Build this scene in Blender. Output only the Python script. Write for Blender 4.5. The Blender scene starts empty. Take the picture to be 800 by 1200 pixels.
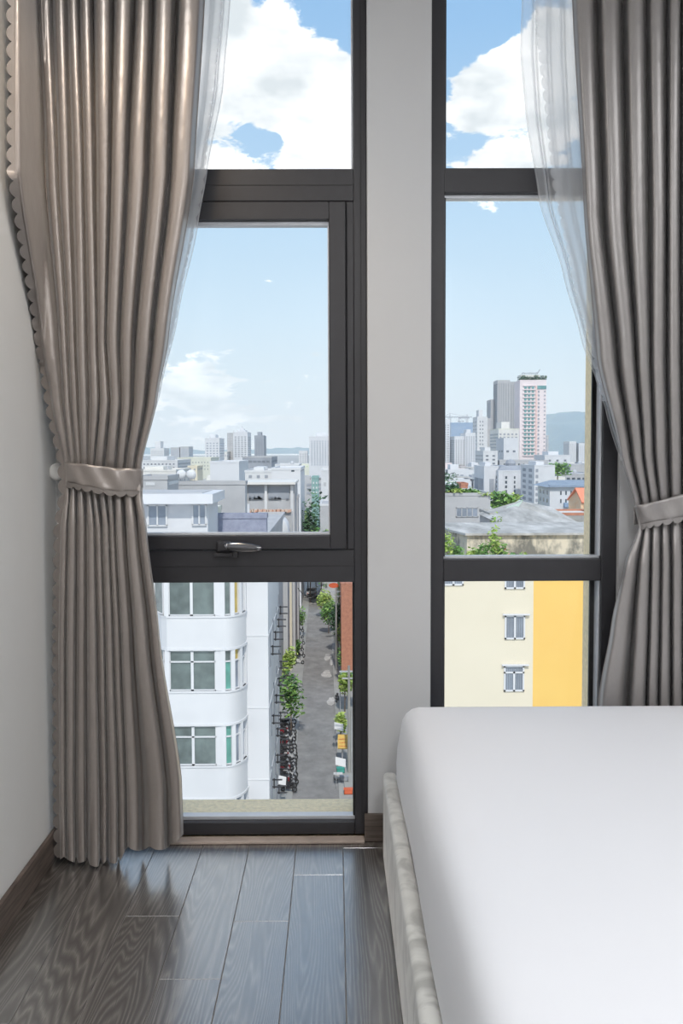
import bpy, bmesh, math, random
from mathutils import Vector, Matrix
R = math.radians
scene = bpy.context.scene
col = scene.collection
rnd = random.Random(7)

# ------------------------------------------------------------------ camera
F, W, H = 1170.0, 800, 1200
EYE = 1.3
cam = bpy.data.cameras.new('camera'); cam_ob = bpy.data.objects.new('camera', cam); col.objects.link(cam_ob)
cam.sensor_fit = 'VERTICAL'; cam.sensor_height = 36; cam.lens = 36 * F / H
cam.clip_start = 0.05; cam.clip_end = 20000
PITCH, YAW, ROLL = R(-3.57), R(-0.39), R(-0.2)
CM = Matrix.Translation((0, 0, EYE)) @ Matrix.Rotation(YAW, 4, 'Z') @ Matrix.Rotation(R(90) + PITCH, 4, 'X') @ Matrix.Rotation(ROLL, 4, 'Z')
cam_ob.matrix_world = CM
scene.camera = cam_ob
def ray(px, py):
    return (CM.to_3x3() @ Vector(((px - W / 2) / F, (H / 2 - py) / F, -1))).normalized()
def at(px, py, Y):
    d = ray(px, py); return Vector((0, 0, EYE)) + d * (Y / d.y)

# ------------------------------------------------------------------ view, sky, sun, lamps
vs = scene.view_settings
vs.view_transform = 'Standard'; vs.look = 'None'; vs.exposure = 0.0; vs.gamma = 1.0; vs.use_curve_mapping = False
scene.cycles.use_denoising = True
scene.cycles.max_bounces = 8; scene.cycles.diffuse_bounces = 4; scene.cycles.transparent_max_bounces = 24
scene.cycles.sample_clamp_indirect = 6; scene.cycles.volume_bounces = 3

def build_world():
    w = bpy.data.worlds.new('sky'); scene.world = w; w.use_nodes = True
    nt = w.node_tree; nt.nodes.clear(); N = nt.nodes.new; L = nt.links.new
    out = N('ShaderNodeOutputWorld'); bg = N('ShaderNodeBackground'); L(bg.outputs[0], out.inputs[0])
    tc = N('ShaderNodeTexCoord'); sep = N('ShaderNodeSeparateXYZ'); L(tc.outputs['Generated'], sep.inputs[0])
    def math_(op, a, b=None, clamp=False):
        m = N('ShaderNodeMath'); m.operation = op; m.use_clamp = clamp
        for i, v in enumerate((a, b)):
            if v is None: continue
            if isinstance(v, (int, float)): m.inputs[i].default_value = v
            else: L(v, m.inputs[i])
        return m.outputs[0]
    # blue gradient by elevation
    gr = N('ShaderNodeValToRGB'); L(sep.outputs['Z'], gr.inputs[0])
    e = gr.color_ramp.elements
    e[0].position = 0.0; e[0].color = (0.66, 0.72, 0.76, 1)
    e[1].position = 1.0; e[1].color = (0.10, 0.25, 0.52, 1)
    for p, c in ((0.06, (0.60, 0.70, 0.76)), (0.13, (0.52, 0.66, 0.77)), (0.22, (0.42, 0.59, 0.75)), (0.38, (0.26, 0.45, 0.69)), (0.6, (0.17, 0.35, 0.62))):
        k = e.new(p); k.color = (*c, 1)
    # two layers of cloud noise, stretched flat near the horizon
    div = math_('ADD', sep.outputs['Z'], 0.35)
    cx = math_('DIVIDE', sep.outputs['X'], div); cy = math_('DIVIDE', sep.outputs['Y'], div)
    cmb = N('ShaderNodeCombineXYZ'); L(cx, cmb.inputs[0]); L(cy, cmb.inputs[1]); L(sep.outputs['Z'], cmb.inputs[2])
    n1 = N('ShaderNodeTexNoise'); n1.inputs['Scale'].default_value = 5.2; n1.inputs['Detail'].default_value = 10; n1.inputs['Roughness'].default_value = 0.6
    n1.inputs['Distortion'].default_value = 0.4
    L(cmb.outputs[0], n1.inputs['Vector'])
    acc = math_('MULTIPLY', math_('SUBTRACT', n1.outputs['Fac'], 0.5), 2.3)
    n3 = N('ShaderNodeTexNoise'); n3.inputs['Scale'].default_value = 19; n3.inputs['Detail'].default_value = 8; n3.inputs['Roughness'].default_value = 0.62; n3.inputs['Distortion'].default_value = 0.6
    L(cmb.outputs[0], n3.inputs['Vector'])
    acc = math_('ADD', acc, math_('MULTIPLY', math_('SUBTRACT', n3.outputs['Fac'], 0.5), 1.1))
    # the large cloud banks and the openings between them: direction, radius, weight
    blobs = [((300, 80), .10, .5), ((250, 40), .08, .4), ((375, 90), .07, .45), ((340, 130), .10, .3), ((255, 190), .06, .4), ((400, 180), .08, .45),
             ((375, 0), .055, -.7), ((418, 35), .025, -.45), ((294, 156), .045, -.62), ((322, 172), .022, -.4), ((300, 0), .02, -.4), ((350, 108), .02, -.2),
             ((600, 100), .06, .6), ((650, 60), .07, .5), ((560, 120), .05, .5), ((560, 185), .05, .35), ((620, 170), .05, .3), ((545, 15), .06, -.9), ((600, 12), .04, -.5),
             ((607, 138), .03, -.5), ((560, 162), .025, -.35),
             ((215, 440), .05, .26), ((260, 450), .04, .2), ((180, 470), .05, .22), ((330, 500), .05, .15), ((290, 400), .03, .12),
             ((320, 330), .16, -.35), ((600, 330), .22, -.6), ((600, 440), .12, -.3)]
    for (px, py), r, wt in blobs:
        d = ray(px, py)
        vd = N('ShaderNodeVectorMath'); vd.operation = 'DISTANCE'; L(tc.outputs['Generated'], vd.inputs[0]); vd.inputs[1].default_value = d
        f = math_('SUBTRACT', 1.0, math_('DIVIDE', vd.outputs['Value'], r * 1.6), True)
        f = math_('MULTIPLY', math_('MULTIPLY', f, f), wt * 1.5)
        acc = math_('ADD', acc, f)
    mask = N('ShaderNodeMapRange'); mask.interpolation_type = 'SMOOTHSTEP'; L(acc, mask.inputs['Value'])
    mask.inputs['From Min'].default_value = 0.0; mask.inputs['From Max'].default_value = 0.20
    thin = N('ShaderNodeMapRange'); L(sep.outputs['Z'], thin.inputs['Value']); thin.inputs['From Min'].default_value = 0.0; thin.inputs['From Max'].default_value = 0.24
    thin.inputs['To Min'].default_value = 0.35; thin.inputs['To Max'].default_value = 1.0
    mk = math_('MULTIPLY', mask.outputs[0], thin.outputs[0])
    n2 = N('ShaderNodeTexNoise'); n2.inputs['Scale'].default_value = 6.5; n2.inputs['Detail'].default_value = 5
    L(cmb.outputs[0], n2.inputs['Vector'])
    cr = N('ShaderNodeValToRGB'); L(n2.outputs['Fac'], cr.inputs[0])
    cr.color_ramp.elements[0].position = .38; cr.color_ramp.elements[0].color = (0.62, 0.67, 0.70, 1)
    cr.color_ramp.elements[1].position = .60; cr.color_ramp.elements[1].color = (1.08, 1.08, 1.08, 1)
    mx = N('ShaderNodeMix'); mx.data_type = 'RGBA'
    L(mk, mx.inputs['Factor']); L(gr.outputs[0], mx.inputs[6]); L(cr.outputs[0], mx.inputs[7])
    L(mx.outputs[2], bg.inputs['Color']); bg.inputs['Strength'].default_value = 1.3
build_world()

def lamp(name, kind, energy, loc=(0, 0, 0), rot=(0, 0, 0), color=(1, 1, 1), **kw):
    l = bpy.data.lights.new(name, kind); l.energy = energy; l.color = color
    for k, v in kw.items(): setattr(l, k, v)
    o = bpy.data.objects.new(name, l); col.objects.link(o); o.location = loc; o.rotation_euler = rot
    return o
lamp('sun_light', 'SUN', 2.7, rot=(R(44), 0, R(4)), color=(1, .96, .9), angle=R(2))
# unseen panels added as fill to brighten the room, then the warm downlight
lamp('added_fill_light', 'AREA', 31, loc=(2.1, 1.3, 2.86), color=(.98, .985, 1), shape='RECTANGLE', size=1.1, size_y=1.8)
lamp('added_fill_light', 'AREA', 57, loc=(0.5, -0.8, 2.86), color=(.98, .985, 1), shape='RECTANGLE', size=.38, size_y=1.2)
lamp('added_fill_light', 'AREA', 11, loc=(-0.72, 2.1, 2.88), color=(1, .97, .93), shape='RECTANGLE', size=.22, size_y=.55)
lamp('warm_downlight', 'SPOT', 22, loc=(-0.55, 2.1, 2.86), rot=(R(30), 0, R(8)), color=(1, .72, .45), spot_size=R(95), spot_blend=.8, shadow_soft_size=.06)

# ------------------------------------------------------------------ helpers
def tag(o, label=None, cat=None, group=None, kind=None):
    if label: o['label'] = label
    if cat: o['category'] = cat
    if group: o['group'] = group
    if kind: o['kind'] = kind
    return o
def empty(name, loc=(0, 0, 0), label=None, cat=None, group=None, kind=None, parent=None, rz=0):
    o = bpy.data.objects.new(name, None); col.objects.link(o); o.location = loc; o.rotation_euler.z = rz
    o.empty_display_size = .1
    if parent: o.parent = parent
    return tag(o, label, cat, group, kind)
class MB:
    def __init__(s): s.v = []; s.f = []; s.m = []
    def add(s, vs_, fs, m=0):
        b = len(s.v); s.v += [tuple(v) for v in vs_]
        for f in fs: s.f.append(tuple(b + i for i in f)); s.m.append(m)
        return s
    def box(s, x0, x1, y0, y1, z0, z1, m=0):
        v = [(x, y, z) for z in (z0, z1) for y in (y0, y1) for x in (x0, x1)]
        return s.add(v, [(0, 2, 3, 1), (4, 5, 7, 6), (0, 1, 5, 4), (2, 6, 7, 3), (0, 4, 6, 2), (1, 3, 7, 5)], m)
    def obox(s, c, sx, sy, sz, rz=0, m=0):
        ca, sa = math.cos(rz), math.sin(rz); v = []
        for z in (-sz / 2, sz / 2):
            for y in (-sy / 2, sy / 2):
                for x in (-sx / 2, sx / 2): v.append((c[0] + x * ca - y * sa, c[1] + x * sa + y * ca, c[2] + z))
        return s.add(v, [(0, 2, 3, 1), (4, 5, 7, 6), (0, 1, 5, 4), (2, 6, 7, 3), (0, 4, 6, 2), (1, 3, 7, 5)], m)
    def tube(s, p, q, r0, r1=None, n=8, m=0, caps=True):
        p, q = Vector(p), Vector(q); r1 = r0 if r1 is None else r1
        d = (q - p).normalized(); a = d.orthogonal().normalized(); b = d.cross(a)
        v = []
        for c, r in ((p, r0), (q, r1)):
            for i in range(n):
                t = 2 * math.pi * i / n; v.append(c + (a * math.cos(t) + b * math.sin(t)) * r)
        fs = [(i, (i + 1) % n, n + (i + 1) % n, n + i) for i in range(n)]
        if caps: fs += [tuple(range(n))[::-1], tuple(range(n, 2 * n))]
        return s.add(v, fs, m)
    def lathe(s, c, prof, n=14, m=0, axis='Z'):
        v = []; c = Vector(c)
        for r, h in prof:
            for i in range(n):
                t = 2 * math.pi * i / n; a, b = r * math.cos(t), r * math.sin(t)
                v.append(c + (Vector((a, b, h)) if axis == 'Z' else Vector((a, -h, b)) if axis == 'Y' else Vector((h, a, b))))
        fs = [(j * n + i, j * n + (i + 1) % n, (j + 1) * n + (i + 1) % n, (j + 1) * n + i) for j in range(len(prof) - 1) for i in range(n)]
        return s.add(v, fs, m)
    def prism(s, pts, z0, z1, m=0):
        n = len(pts); v = [(x, y, z0) for x, y in pts] + [(x, y, z1) for x, y in pts]
        return s.add(v, [(i, (i + 1) % n, n + (i + 1) % n, n + i) for i in range(n)] + [tuple(range(n))[::-1], tuple(range(n, 2 * n))], m)
    def build(s, name, mat, parent=None, label=None, cat=None, group=None, kind=None, smooth=False, bevel=0, loc=None, seg=2):
        me = bpy.data.meshes.new(name)
        if loc is not None: s.v = [(a - loc[0], b - loc[1], c - loc[2]) for a, b, c in s.v]
        me.from_pydata(s.v, [], s.f); me.update()
        for mt in (mat if isinstance(mat, (list, tuple)) else [mat]): me.materials.append(mt)
        me.polygons.foreach_set('material_index', s.m)
        if smooth: me.polygons.foreach_set('use_smooth', [True] * len(s.f))
        o = bpy.data.objects.new(name, me); col.objects.link(o)
        if parent: o.parent = parent
        if loc is not None: o.location = loc
        if bevel:
            b = o.modifiers.new('bevel', 'BEVEL'); b.width = bevel; b.segments = seg; b.limit_method = 'ANGLE'; b.harden_normals = False
        return tag(o, label, cat, group, kind)
def rel(pos, root):
    return tuple(Vector(pos) - Vector(root.location))
def kids_copy(o, parent=None):
    c = o.copy(); col.objects.link(c); c.parent = parent
    for ch in list(o.children): kids_copy(ch, c)
    return c

# ------------------------------------------------------------------ materials
def newmat(name):
    m = bpy.data.materials.new(name); m.use_nodes = True
    nt = m.node_tree; return m, nt, nt.nodes['Principled BSDF'], nt.nodes.new, nt.links.new
def plain(name, c, rough=.7, var=.06, scale=3.0, bump=0, metal=0, coat=0, spec=.5, detail=4, sheen=0):
    m, nt, b, N, L = newmat(name)
    tc = N('ShaderNodeTexCoord'); no = N('ShaderNodeTexNoise'); no.inputs['Scale'].default_value = scale; no.inputs['Detail'].default_value = detail
    L(tc.outputs['Object'], no.inputs['Vector'])
    mr = N('ShaderNodeMapRange'); L(no.outputs['Fac'], mr.inputs['Value']); mr.inputs['From Min'].default_value = .3; mr.inputs['From Max'].default_value = .7
    mr.inputs['To Min'].default_value = 1 - var; mr.inputs['To Max'].default_value = 1 + var
    hs = N('ShaderNodeHueSaturation'); hs.inputs['Color'].default_value = (*c, 1); L(mr.outputs[0], hs.inputs['Value'])
    L(hs.outputs[0], b.inputs['Base Color'])
    b.inputs['Roughness'].default_value = rough; b.inputs['Metallic'].default_value = metal
    b.inputs['Coat Weight'].default_value = coat; b.inputs['Specular IOR Level'].default_value = spec; b.inputs['Sheen Weight'].default_value = sheen
    if bump:
        bp = N('ShaderNodeBump'); bp.inputs['Strength'].default_value = bump; bp.inputs['Distance'].default_value = .01
        L(no.outputs['Fac'], bp.inputs['Height']); L(bp.outputs[0], b.inputs['Normal'])
    return m
def stained(name, c, c2, scale, lo, hi, rough=.9, stretch=(1, 1, 1)):
    m, nt, b, N, L = newmat(name)
    tc = N('ShaderNodeTexCoord'); mp = N('ShaderNodeMapping'); mp.inputs['Scale'].default_value = stretch
    L(tc.outputs['Object'], mp.inputs[0])
    no = N('ShaderNodeTexNoise'); no.inputs['Scale'].default_value = scale; no.inputs['Detail'].default_value = 8; no.inputs['Roughness'].default_value = .65
    L(mp.outputs[0], no.inputs['Vector'])
    cr = N('ShaderNodeValToRGB'); L(no.outputs['Fac'], cr.inputs[0])
    cr.color_ramp.elements[0].position = lo; cr.color_ramp.elements[0].color = (*c, 1)
    cr.color_ramp.elements[1].position = hi; cr.color_ramp.elements[1].color = (*c2, 1)
    L(cr.outputs[0], b.inputs['Base Color']); b.inputs['Roughness'].default_value = rough
    return m
def glass_mat(name, tint=(1, 1, 1), refl=1.0):
    m, nt, b, N, L = newmat(name); nt.nodes.remove(b); out = nt.nodes['Material Output']
    tr = N('ShaderNodeBsdfTransparent'); tr.inputs[0].default_value = (*tint, 1)
    gl = N('ShaderNodeBsdfGlossy'); gl.inputs['Roughness'].default_value = .01
    fr = N('ShaderNodeFresnel'); fr.inputs['IOR'].default_value = 1.35
    mu = N('ShaderNodeMath'); mu.operation = 'MULTIPLY'; mu.inputs[1].default_value = refl; L(fr.outputs[0], mu.inputs[0])
    mx = N('ShaderNodeMixShader'); L(mu.outputs[0], mx.inputs[0]); L(tr.outputs[0], mx.inputs[1]); L(gl.outputs[0], mx.inputs[2])
    L(mx.outputs[0], out.inputs[0]); return m
def sheer_mat(name='white_sheer', lo=.30):
    m, nt, b, N, L = newmat(name); nt.nodes.remove(b); out = nt.nodes['Material Output']
    tr = N('ShaderNodeBsdfTransparent'); tr.inputs[0].default_value = (1, 1, 1, 1)
    df = N('ShaderNodeBsdfDiffuse'); df.inputs[0].default_value = (.9, .9, .91, 1)
    tl = N('ShaderNodeBsdfTranslucent'); tl.inputs[0].default_value = (.88, .9, .93, 1)
    m1 = N('ShaderNodeMixShader'); m1.inputs[0].default_value = .55; L(df.outputs[0], m1.inputs[1]); L(tl.outputs[0], m1.inputs[2])
    # the weave closes up where the cloth turns edge-on
    lw = N('ShaderNodeLayerWeight'); lw.inputs[0].default_value = .45
    mr = N('ShaderNodeMapRange'); L(lw.outputs['Facing'], mr.inputs['Value']); mr.inputs['To Min'].default_value = lo; mr.inputs['To Max'].default_value = .95
    m2 = N('ShaderNodeMixShader'); L(mr.outputs[0], m2.inputs[0]); L(tr.outputs[0], m2.inputs[1]); L(m1.outputs[0], m2.inputs[2])
    L(m2.outputs[0], out.inputs[0]); return m
def satin_mat(name, c, rough=.36):
    m, nt, b, N, L = newmat(name)
    tc = N('ShaderNodeTexCoord'); mp = N('ShaderNodeMapping'); mp.inputs['Scale'].default_value = (700, 700, 60)
    L(tc.outputs['Object'], mp.inputs[0])
    no = N('ShaderNodeTexNoise'); no.inputs['Scale'].default_value = 1; no.inputs['Detail'].default_value = 2; L(mp.outputs[0], no.inputs['Vector'])
    mr = N('ShaderNodeMapRange'); L(no.outputs['Fac'], mr.inputs['Value']); mr.inputs['To Min'].default_value = .88; mr.inputs['To Max'].default_value = 1.12
    hs = N('ShaderNodeHueSaturation'); hs.inputs['Color'].default_value = (*c, 1); L(mr.outputs[0], hs.inputs['Value'])
    L(hs.outputs[0], b.inputs['Base Color'])
    b.inputs['Roughness'].default_value = rough; b.inputs['Specular IOR Level'].default_value = .9; b.inputs['Metallic'].default_value = .25
    b.inputs['Sheen Weight'].default_value = .25; b.inputs['Sheen Roughness'].default_value = .4
    n2 = N('ShaderNodeTexNoise'); n2.inputs['Scale'].default_value = 14; L(tc.outputs['Object'], n2.inputs['Vector'])
    bp = N('ShaderNodeBump'); bp.inputs['Strength'].default_value = .12; bp.inputs['Distance'].default_value = .02
    L(n2.outputs['Fac'], bp.inputs['Height']); L(bp.outputs[0], b.inputs['Normal'])
    return m
def oak_mat():
    m, nt, b, N, L = newmat('limed_dark_oak')
    tc = N('ShaderNodeTexCoord'); oi = N('ShaderNodeObjectInfo')
    off = N('ShaderNodeVectorMath'); off.operation = 'SCALE'; off.inputs[0].default_value = (3.1, 17.0, 5.3); L(oi.outputs['Random'], off.inputs['Scale'])
    ad = N('ShaderNodeVectorMath'); ad.operation = 'ADD'; L(tc.outputs['Object'], ad.inputs[0]); L(off.outputs[0], ad.inputs[1])
    mp = N('ShaderNodeMapping'); mp.inputs['Scale'].default_value = (1, .07, 1); L(ad.outputs[0], mp.inputs[0])
    n0 = N('ShaderNodeTexNoise'); n0.inputs['Scale'].default_value = 6; n0.inputs['Detail'].default_value = 3; n0.inputs['Distortion'].default_value = .15; n0.inputs['Roughness'].default_value = .4; L(mp.outputs[0], n0.inputs['Vector'])
    # growth rings: contour lines of a smooth noise give cathedral grain
    mu = N('ShaderNodeMath'); mu.operation = 'MULTIPLY'; mu.inputs[1].default_value = 46; L(n0.outputs['Fac'], mu.inputs[0])
    si = N('ShaderNodeMath'); si.operation = 'PINGPONG'; si.inputs[1].default_value = .5; L(mu.outputs[0], si.inputs[0])
    mp2 = N('ShaderNodeMapping'); mp2.inputs['Scale'].default_value = (520, 14, 1); L(ad.outputs[0], mp2.inputs[0])
    n2 = N('ShaderNodeTexNoise'); n2.inputs['Scale'].default_value = 1; n2.inputs['Detail'].default_value = 3; L(mp2.outputs[0], n2.inputs['Vector'])
    s2 = N('ShaderNodeMath'); s2.operation = 'MULTIPLY'; s2.inputs[1].default_value = 1.7; L(si.outputs[0], s2.inputs[0])
    s3 = N('ShaderNodeMath'); s3.operation = 'MULTIPLY'; L(s2.outputs[0], s3.inputs[0]); L(n2.outputs['Fac'], s3.inputs[1])
    cr = N('ShaderNodeValToRGB'); L(s3.outputs[0], cr.inputs[0]); e = cr.color_ramp.elements
    e[0].position = .03; e[0].color = (.030, .028, .027, 1)
    e[1].position = .50; e[1].color = (.185, .178, .172, 1)
    k = e.new(.20); k.color = (.062, .060, .058, 1)
    hv = N('ShaderNodeMapRange'); L(oi.outputs['Random'], hv.inputs['Value']); hv.inputs['To Min'].default_value = .85; hv.inputs['To Max'].default_value = 1.15
    hs = N('ShaderNodeHueSaturation'); L(cr.outputs[0], hs.inputs['Color']); L(hv.outputs[0], hs.inputs['Value'])
    L(hs.outputs[0], b.inputs['Base Color'])
    b.inputs['Roughness'].default_value = .36; b.inputs['Specular IOR Level'].default_value = 1.0
    b.inputs['Coat Weight'].default_value = 1; b.inputs['Coat Roughness'].default_value = .24; b.inputs['Coat IOR'].default_value = 3.2; b.inputs['Coat Tint'].default_value = (1, .95, .90, 1)
    bp = N('ShaderNodeBump'); bp.inputs['Strength'].default_value = .35; bp.inputs['Distance'].default_value = .002; L(s3.outputs[0], bp.inputs['Height'])
    L(bp.outputs[0], b.inputs['Normal'])
    return m
def brown_wood():
    m, nt, b, N, L = newmat('brown_wood')
    tc = N('ShaderNodeTexCoord'); mp = N('ShaderNodeMapping'); mp.inputs['Scale'].default_value = (3, 3, 60); L(tc.outputs['Object'], mp.inputs[0])
    n0 = N('ShaderNodeTexNoise'); n0.inputs['Scale'].default_value = 1.5; n0.inputs['Detail'].default_value = 6; n0.inputs['Distortion'].default_value = 1; L(mp.outputs[0], n0.inputs['Vector'])
    cr = N('ShaderNodeValToRGB'); L(n0.outputs['Fac'], cr.inputs[0]); e = cr.color_ramp.elements
    e[0].position = .3; e[0].color = (.05, .038, .031, 1); e[1].position = .7; e[1].color = (.16, .125, .105, 1)
    L(cr.outputs[0], b.inputs['Base Color']); b.inputs['Roughness'].default_value = .5; return m
def velvet_mat():
    m, nt, b, N, L = newmat('crushed_velvet')
    tc = N('ShaderNodeTexCoord'); n0 = N('ShaderNodeTexNoise'); n0.inputs['Scale'].default_value = 9; n0.inputs['Detail'].default_value = 6; n0.inputs['Distortion'].default_value = 1.2
    L(tc.outputs['Object'], n0.inputs['Vector'])
    cr = N('ShaderNodeValToRGB'); L(n0.outputs['Fac'], cr.inputs[0]); e = cr.color_ramp.elements
    e[0].position = .36; e[0].color = (.42, .42, .40, 1); e[1].position = .56; e[1].color = (.66, .66, .63, 1)
    L(cr.outputs[0], b.inputs['Base Color']); b.inputs['Roughness'].default_value = .8
    b.inputs['Sheen Weight'].default_value = .6; b.inputs['Sheen Roughness'].default_value = .3
    bp = N('ShaderNodeBump'); bp.inputs['Strength'].default_value = .25; bp.inputs['Distance'].default_value = .01; L(n0.outputs['Fac'], bp.inputs['Height']); L(bp.outputs[0], b.inputs['Normal'])
    return m
def leaf_mat(name, c1, c2):
    m, nt, b, N, L = newmat(name)
    g = N('ShaderNodeNewGeometry'); cr = N('ShaderNodeValToRGB'); L(g.outputs['Random Per Island'], cr.inputs[0])
    cr.color_ramp.elements[0].color = (*c1, 1); cr.color_ramp.elements[1].color = (*c2, 1)
    L(cr.outputs[0], b.inputs['Base Color']); b.inputs['Roughness'].default_value = .6; return m

M = dict(
    paint=plain('wall_paint', (.68, .68, .67), .75, .012, 6, bump=.02),
    pillar=plain('daylight_cast_paint', (.525, .53, .54), .6, .01, 6),  # darker wall paint, with the daylight's bluish cast put into its colour
    ceiling=plain('ceiling_paint', (.8, .8, .8), .9, .01),
    frame=plain('dark_aluminium', (.027, .0265, .031), .42, .05, 30, spec=.45),
    gasket=plain('black_gasket', (.012, .012, .013), .6, .05),
    bead=plain('silver_bead', (.60, .62, .66), .4, .04, 20, metal=.3),
    chrome=plain('dark_chrome', (.16, .16, .17), .15, .03, 20, metal=1),
    glass=glass_mat('window_glass', (.985, .99, .99), .55),
    satin=satin_mat('taupe_satin', (.265, .235, .218), .33),
    satin2=satin_mat('grey_satin', (.275, .257, .25), .33),
    trim=satin_mat('scallop_trim', (.20, .178, .165), .5),
    sheer=sheer_mat(), sheer_dense=sheer_mat('white_sheer_doubled', .42),
    oak=oak_mat(), wood=brown_wood(), velvet=velvet_mat(),
    gap=plain('plank_joint', (.34, .33, .32), .8, .05),
    sheet=plain('white_sheet', (.76, .77, .805), .62, .008, 2, sheen=.1),
    plastic=plain('white_plastic', (.75, .74, .72), .4, .02),
    thresh=plain('threshold_wood', (.44, .36, .31), .5, .1, 30),
    stucco=plain('cream_stucco', (.95, .80, .54), .95, .12, 60, bump=.6),
    # exterior
    white=stained('white_render', (.68, .685, .70), (.61, .615, .63), .25, .45, .75),
    white2=stained('pale_render', (.68, .68, .68), (.58, .58, .59), .3, .45, .75),
    offw=stained('warm_white_render', (.74, .72, .68), (.62, .60, .56), .2, .4, .75),
    lgrey=stained('light_grey_render', (.50, .50, .505), (.42, .42, .43), .3, .4, .7),
    grey=stained('grey_render', (.36, .38, .42), (.28, .30, .33), .3, .4, .7),
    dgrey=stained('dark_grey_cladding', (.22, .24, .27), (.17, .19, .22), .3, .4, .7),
    blue=stained('blue_render', (.28, .38, .52), (.34, .43, .54), .3, .4, .7),
    cream=stained('cream_render', (.74, .67, .53), (.69, .62, .48), .12, .35, .7),
    yellow=stained('yellow_render', (.86, .56, .16), (.82, .50, .14), .12, .35, .7),
    pyel=stained('pale_yellow_render', (.70, .70, .60), (.63, .63, .54), .2, .35, .7),
    pink=stained('pinkish_render', (.80, .71, .70), (.74, .64, .64), .2, .35, .7),
    dirty=stained('weathered_cream_render', (.22, .21, .18), (.74, .66, .52), .9, .40, .56, stretch=(1, 1, .5)),
    rose=stained('rose_render', (.78, .56, .52), (.74, .52, .48), .2, .35, .7),
    redt=stained('terracotta', (.42, .18, .12), (.58, .27, .17), 3, .35, .7),
    orange=stained('orange_tiles', (.80, .26, .15), (.86, .34, .22), 3, .35, .7),
    peach=stained('peach_render', (.85, .55, .33), (.80, .62, .45), 1, .35, .7),
    roofg=stained('weathered_roof', (.33, .32, .30), (.62, .60, .57), .7, .35, .65, stretch=(1, .3, 1)),
    roofl=stained('pale_green_roof', (.50, .62, .52), (.62, .70, .62), 1, .35, .7),
    broof=stained('blue_grey_roof', (.22, .28, .36), (.34, .40, .47), .8, .35, .7),
    tarp=stained('blue_grey_tarp', (.27, .29, .38), (.38, .40, .50), 2, .35, .7),
    asphalt=stained('asphalt', (.22, .215, .21), (.34, .33, .32), .9, .35, .68, stretch=(1, .6, 1)),
    ground=stained('ground_concrete', (.30, .30, .29), (.44, .44, .42), .2, .35, .7),
    patch=stained('pale_road_patch', (.45, .43, .41), (.66, .64, .61), 1.5, .4, .65),
    win=plain('far_window', (.10, .12, .14), .2, .3, .6), winteal=plain('teal_window', (.13, .30, .30), .2, .25, .6),
    winm=plain('mid_window', (.17, .19, .22), .4, .2, .6), winl=plain('pale_window', (.30, .34, .40), .25, .3, .6),
    rglass=plain('reflecting_glass', (.12, .155, .15), .08, .35, 1.3, spec=.9, detail=8),
    gteal=plain('teal_glass', (.10, .33, .27), .1, .25, 1.3, spec=.9), gyel=plain('yellow_blind', (.50, .38, .12), .3, .2, 1.3),
    bars=plain('dark_bars', (.05, .05, .055), .5, .05), steel=plain('galvanised_steel', (.55, .56, .58), .4, .08, 2, metal=.3),
    tyre=plain('tyre_rubber', (.02, .02, .02), .8, .05), bike=plain('black_bike_paint', (.035, .035, .04), .3, .05),
    biker=plain('red_bike_paint', (.25, .02, .03), .3, .05), bikew=plain('white_bike_paint', (.6, .6, .6), .3, .05),
    seat=plain('bike_seat', (.03, .028, .026), .6, .1),
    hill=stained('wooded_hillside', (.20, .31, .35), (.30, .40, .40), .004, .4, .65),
    leaf=leaf_mat('green_leaves', (.06, .18, .05), (.30, .50, .12)), leafy=leaf_mat('lime_leaves', (.20, .36, .06), (.58, .68, .20)),
    leafd=leaf_mat('deep_leaves', (.03, .08, .05), (.10, .22, .09)), bark=plain('bark', (.16, .12, .09), .9, .2, 20),
    tealp=plain('pale_teal_paint', (.26, .42, .39), .7, .1, 3), orangep=plain('orange_paint', (.75, .15, .06), .6, .05), tealc=plain('teal_canvas', (.06, .38, .32), .7, .1, 3),
    yellowp=plain('yellow_board_paint', (.65, .42, .10), .6, .1), redp=plain('red_lettering', (.6, .06, .04), .6, .05),
)

# ================================================================== THE ROOM
XL, YF, CEIL = -.905, 3.25, 2.9
XR, YB = 2.7, -1.5
YO = 3.52                                  # outer face of the facade wall
xp0 = at(431, 900, YF).x; xp1 = at(505, 500, YF).x
W1 = (-.80, xp0); W2 = (xp1, at(723, 560, 3.28).x)
HEAD = 2.86
def struct(mb, name, mat, **k): return mb.build(name, mat, kind='structure', **k)
struct(MB().box(XL - .1, XL, YB, YO, -.1, CEIL), 'wall_left', M['paint'])
struct(MB().box(XR, XR + .1, YB, YO, -.1, CEIL), 'wall_right', M['paint'])
struct(MB().box(XL - .1, XR + .1, YB - .1, YB, -.1, CEIL), 'wall_back', M['paint'])
struct(MB().box(XL - .1, XR + .1, YB - .1, YO, CEIL, CEIL + .1), 'ceiling', M['ceiling'])
fw = empty('wall_front', (0, 0, 0), kind='structure')
MB().box(XL, W1[0], YF, YO - .02, 0, CEIL).build('wall_pier', M['paint'], fw)
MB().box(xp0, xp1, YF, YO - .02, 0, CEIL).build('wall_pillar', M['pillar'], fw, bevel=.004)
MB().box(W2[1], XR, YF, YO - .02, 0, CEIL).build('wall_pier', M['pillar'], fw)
MB().box(W1[0], W1[1], YF, YO - .02, HEAD, CEIL).build('lintel', M['paint'], fw)
MB().box(W2[0], W2[1], YF, YO - .02, HEAD, CEIL).build('lintel', M['paint'], fw)
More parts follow.
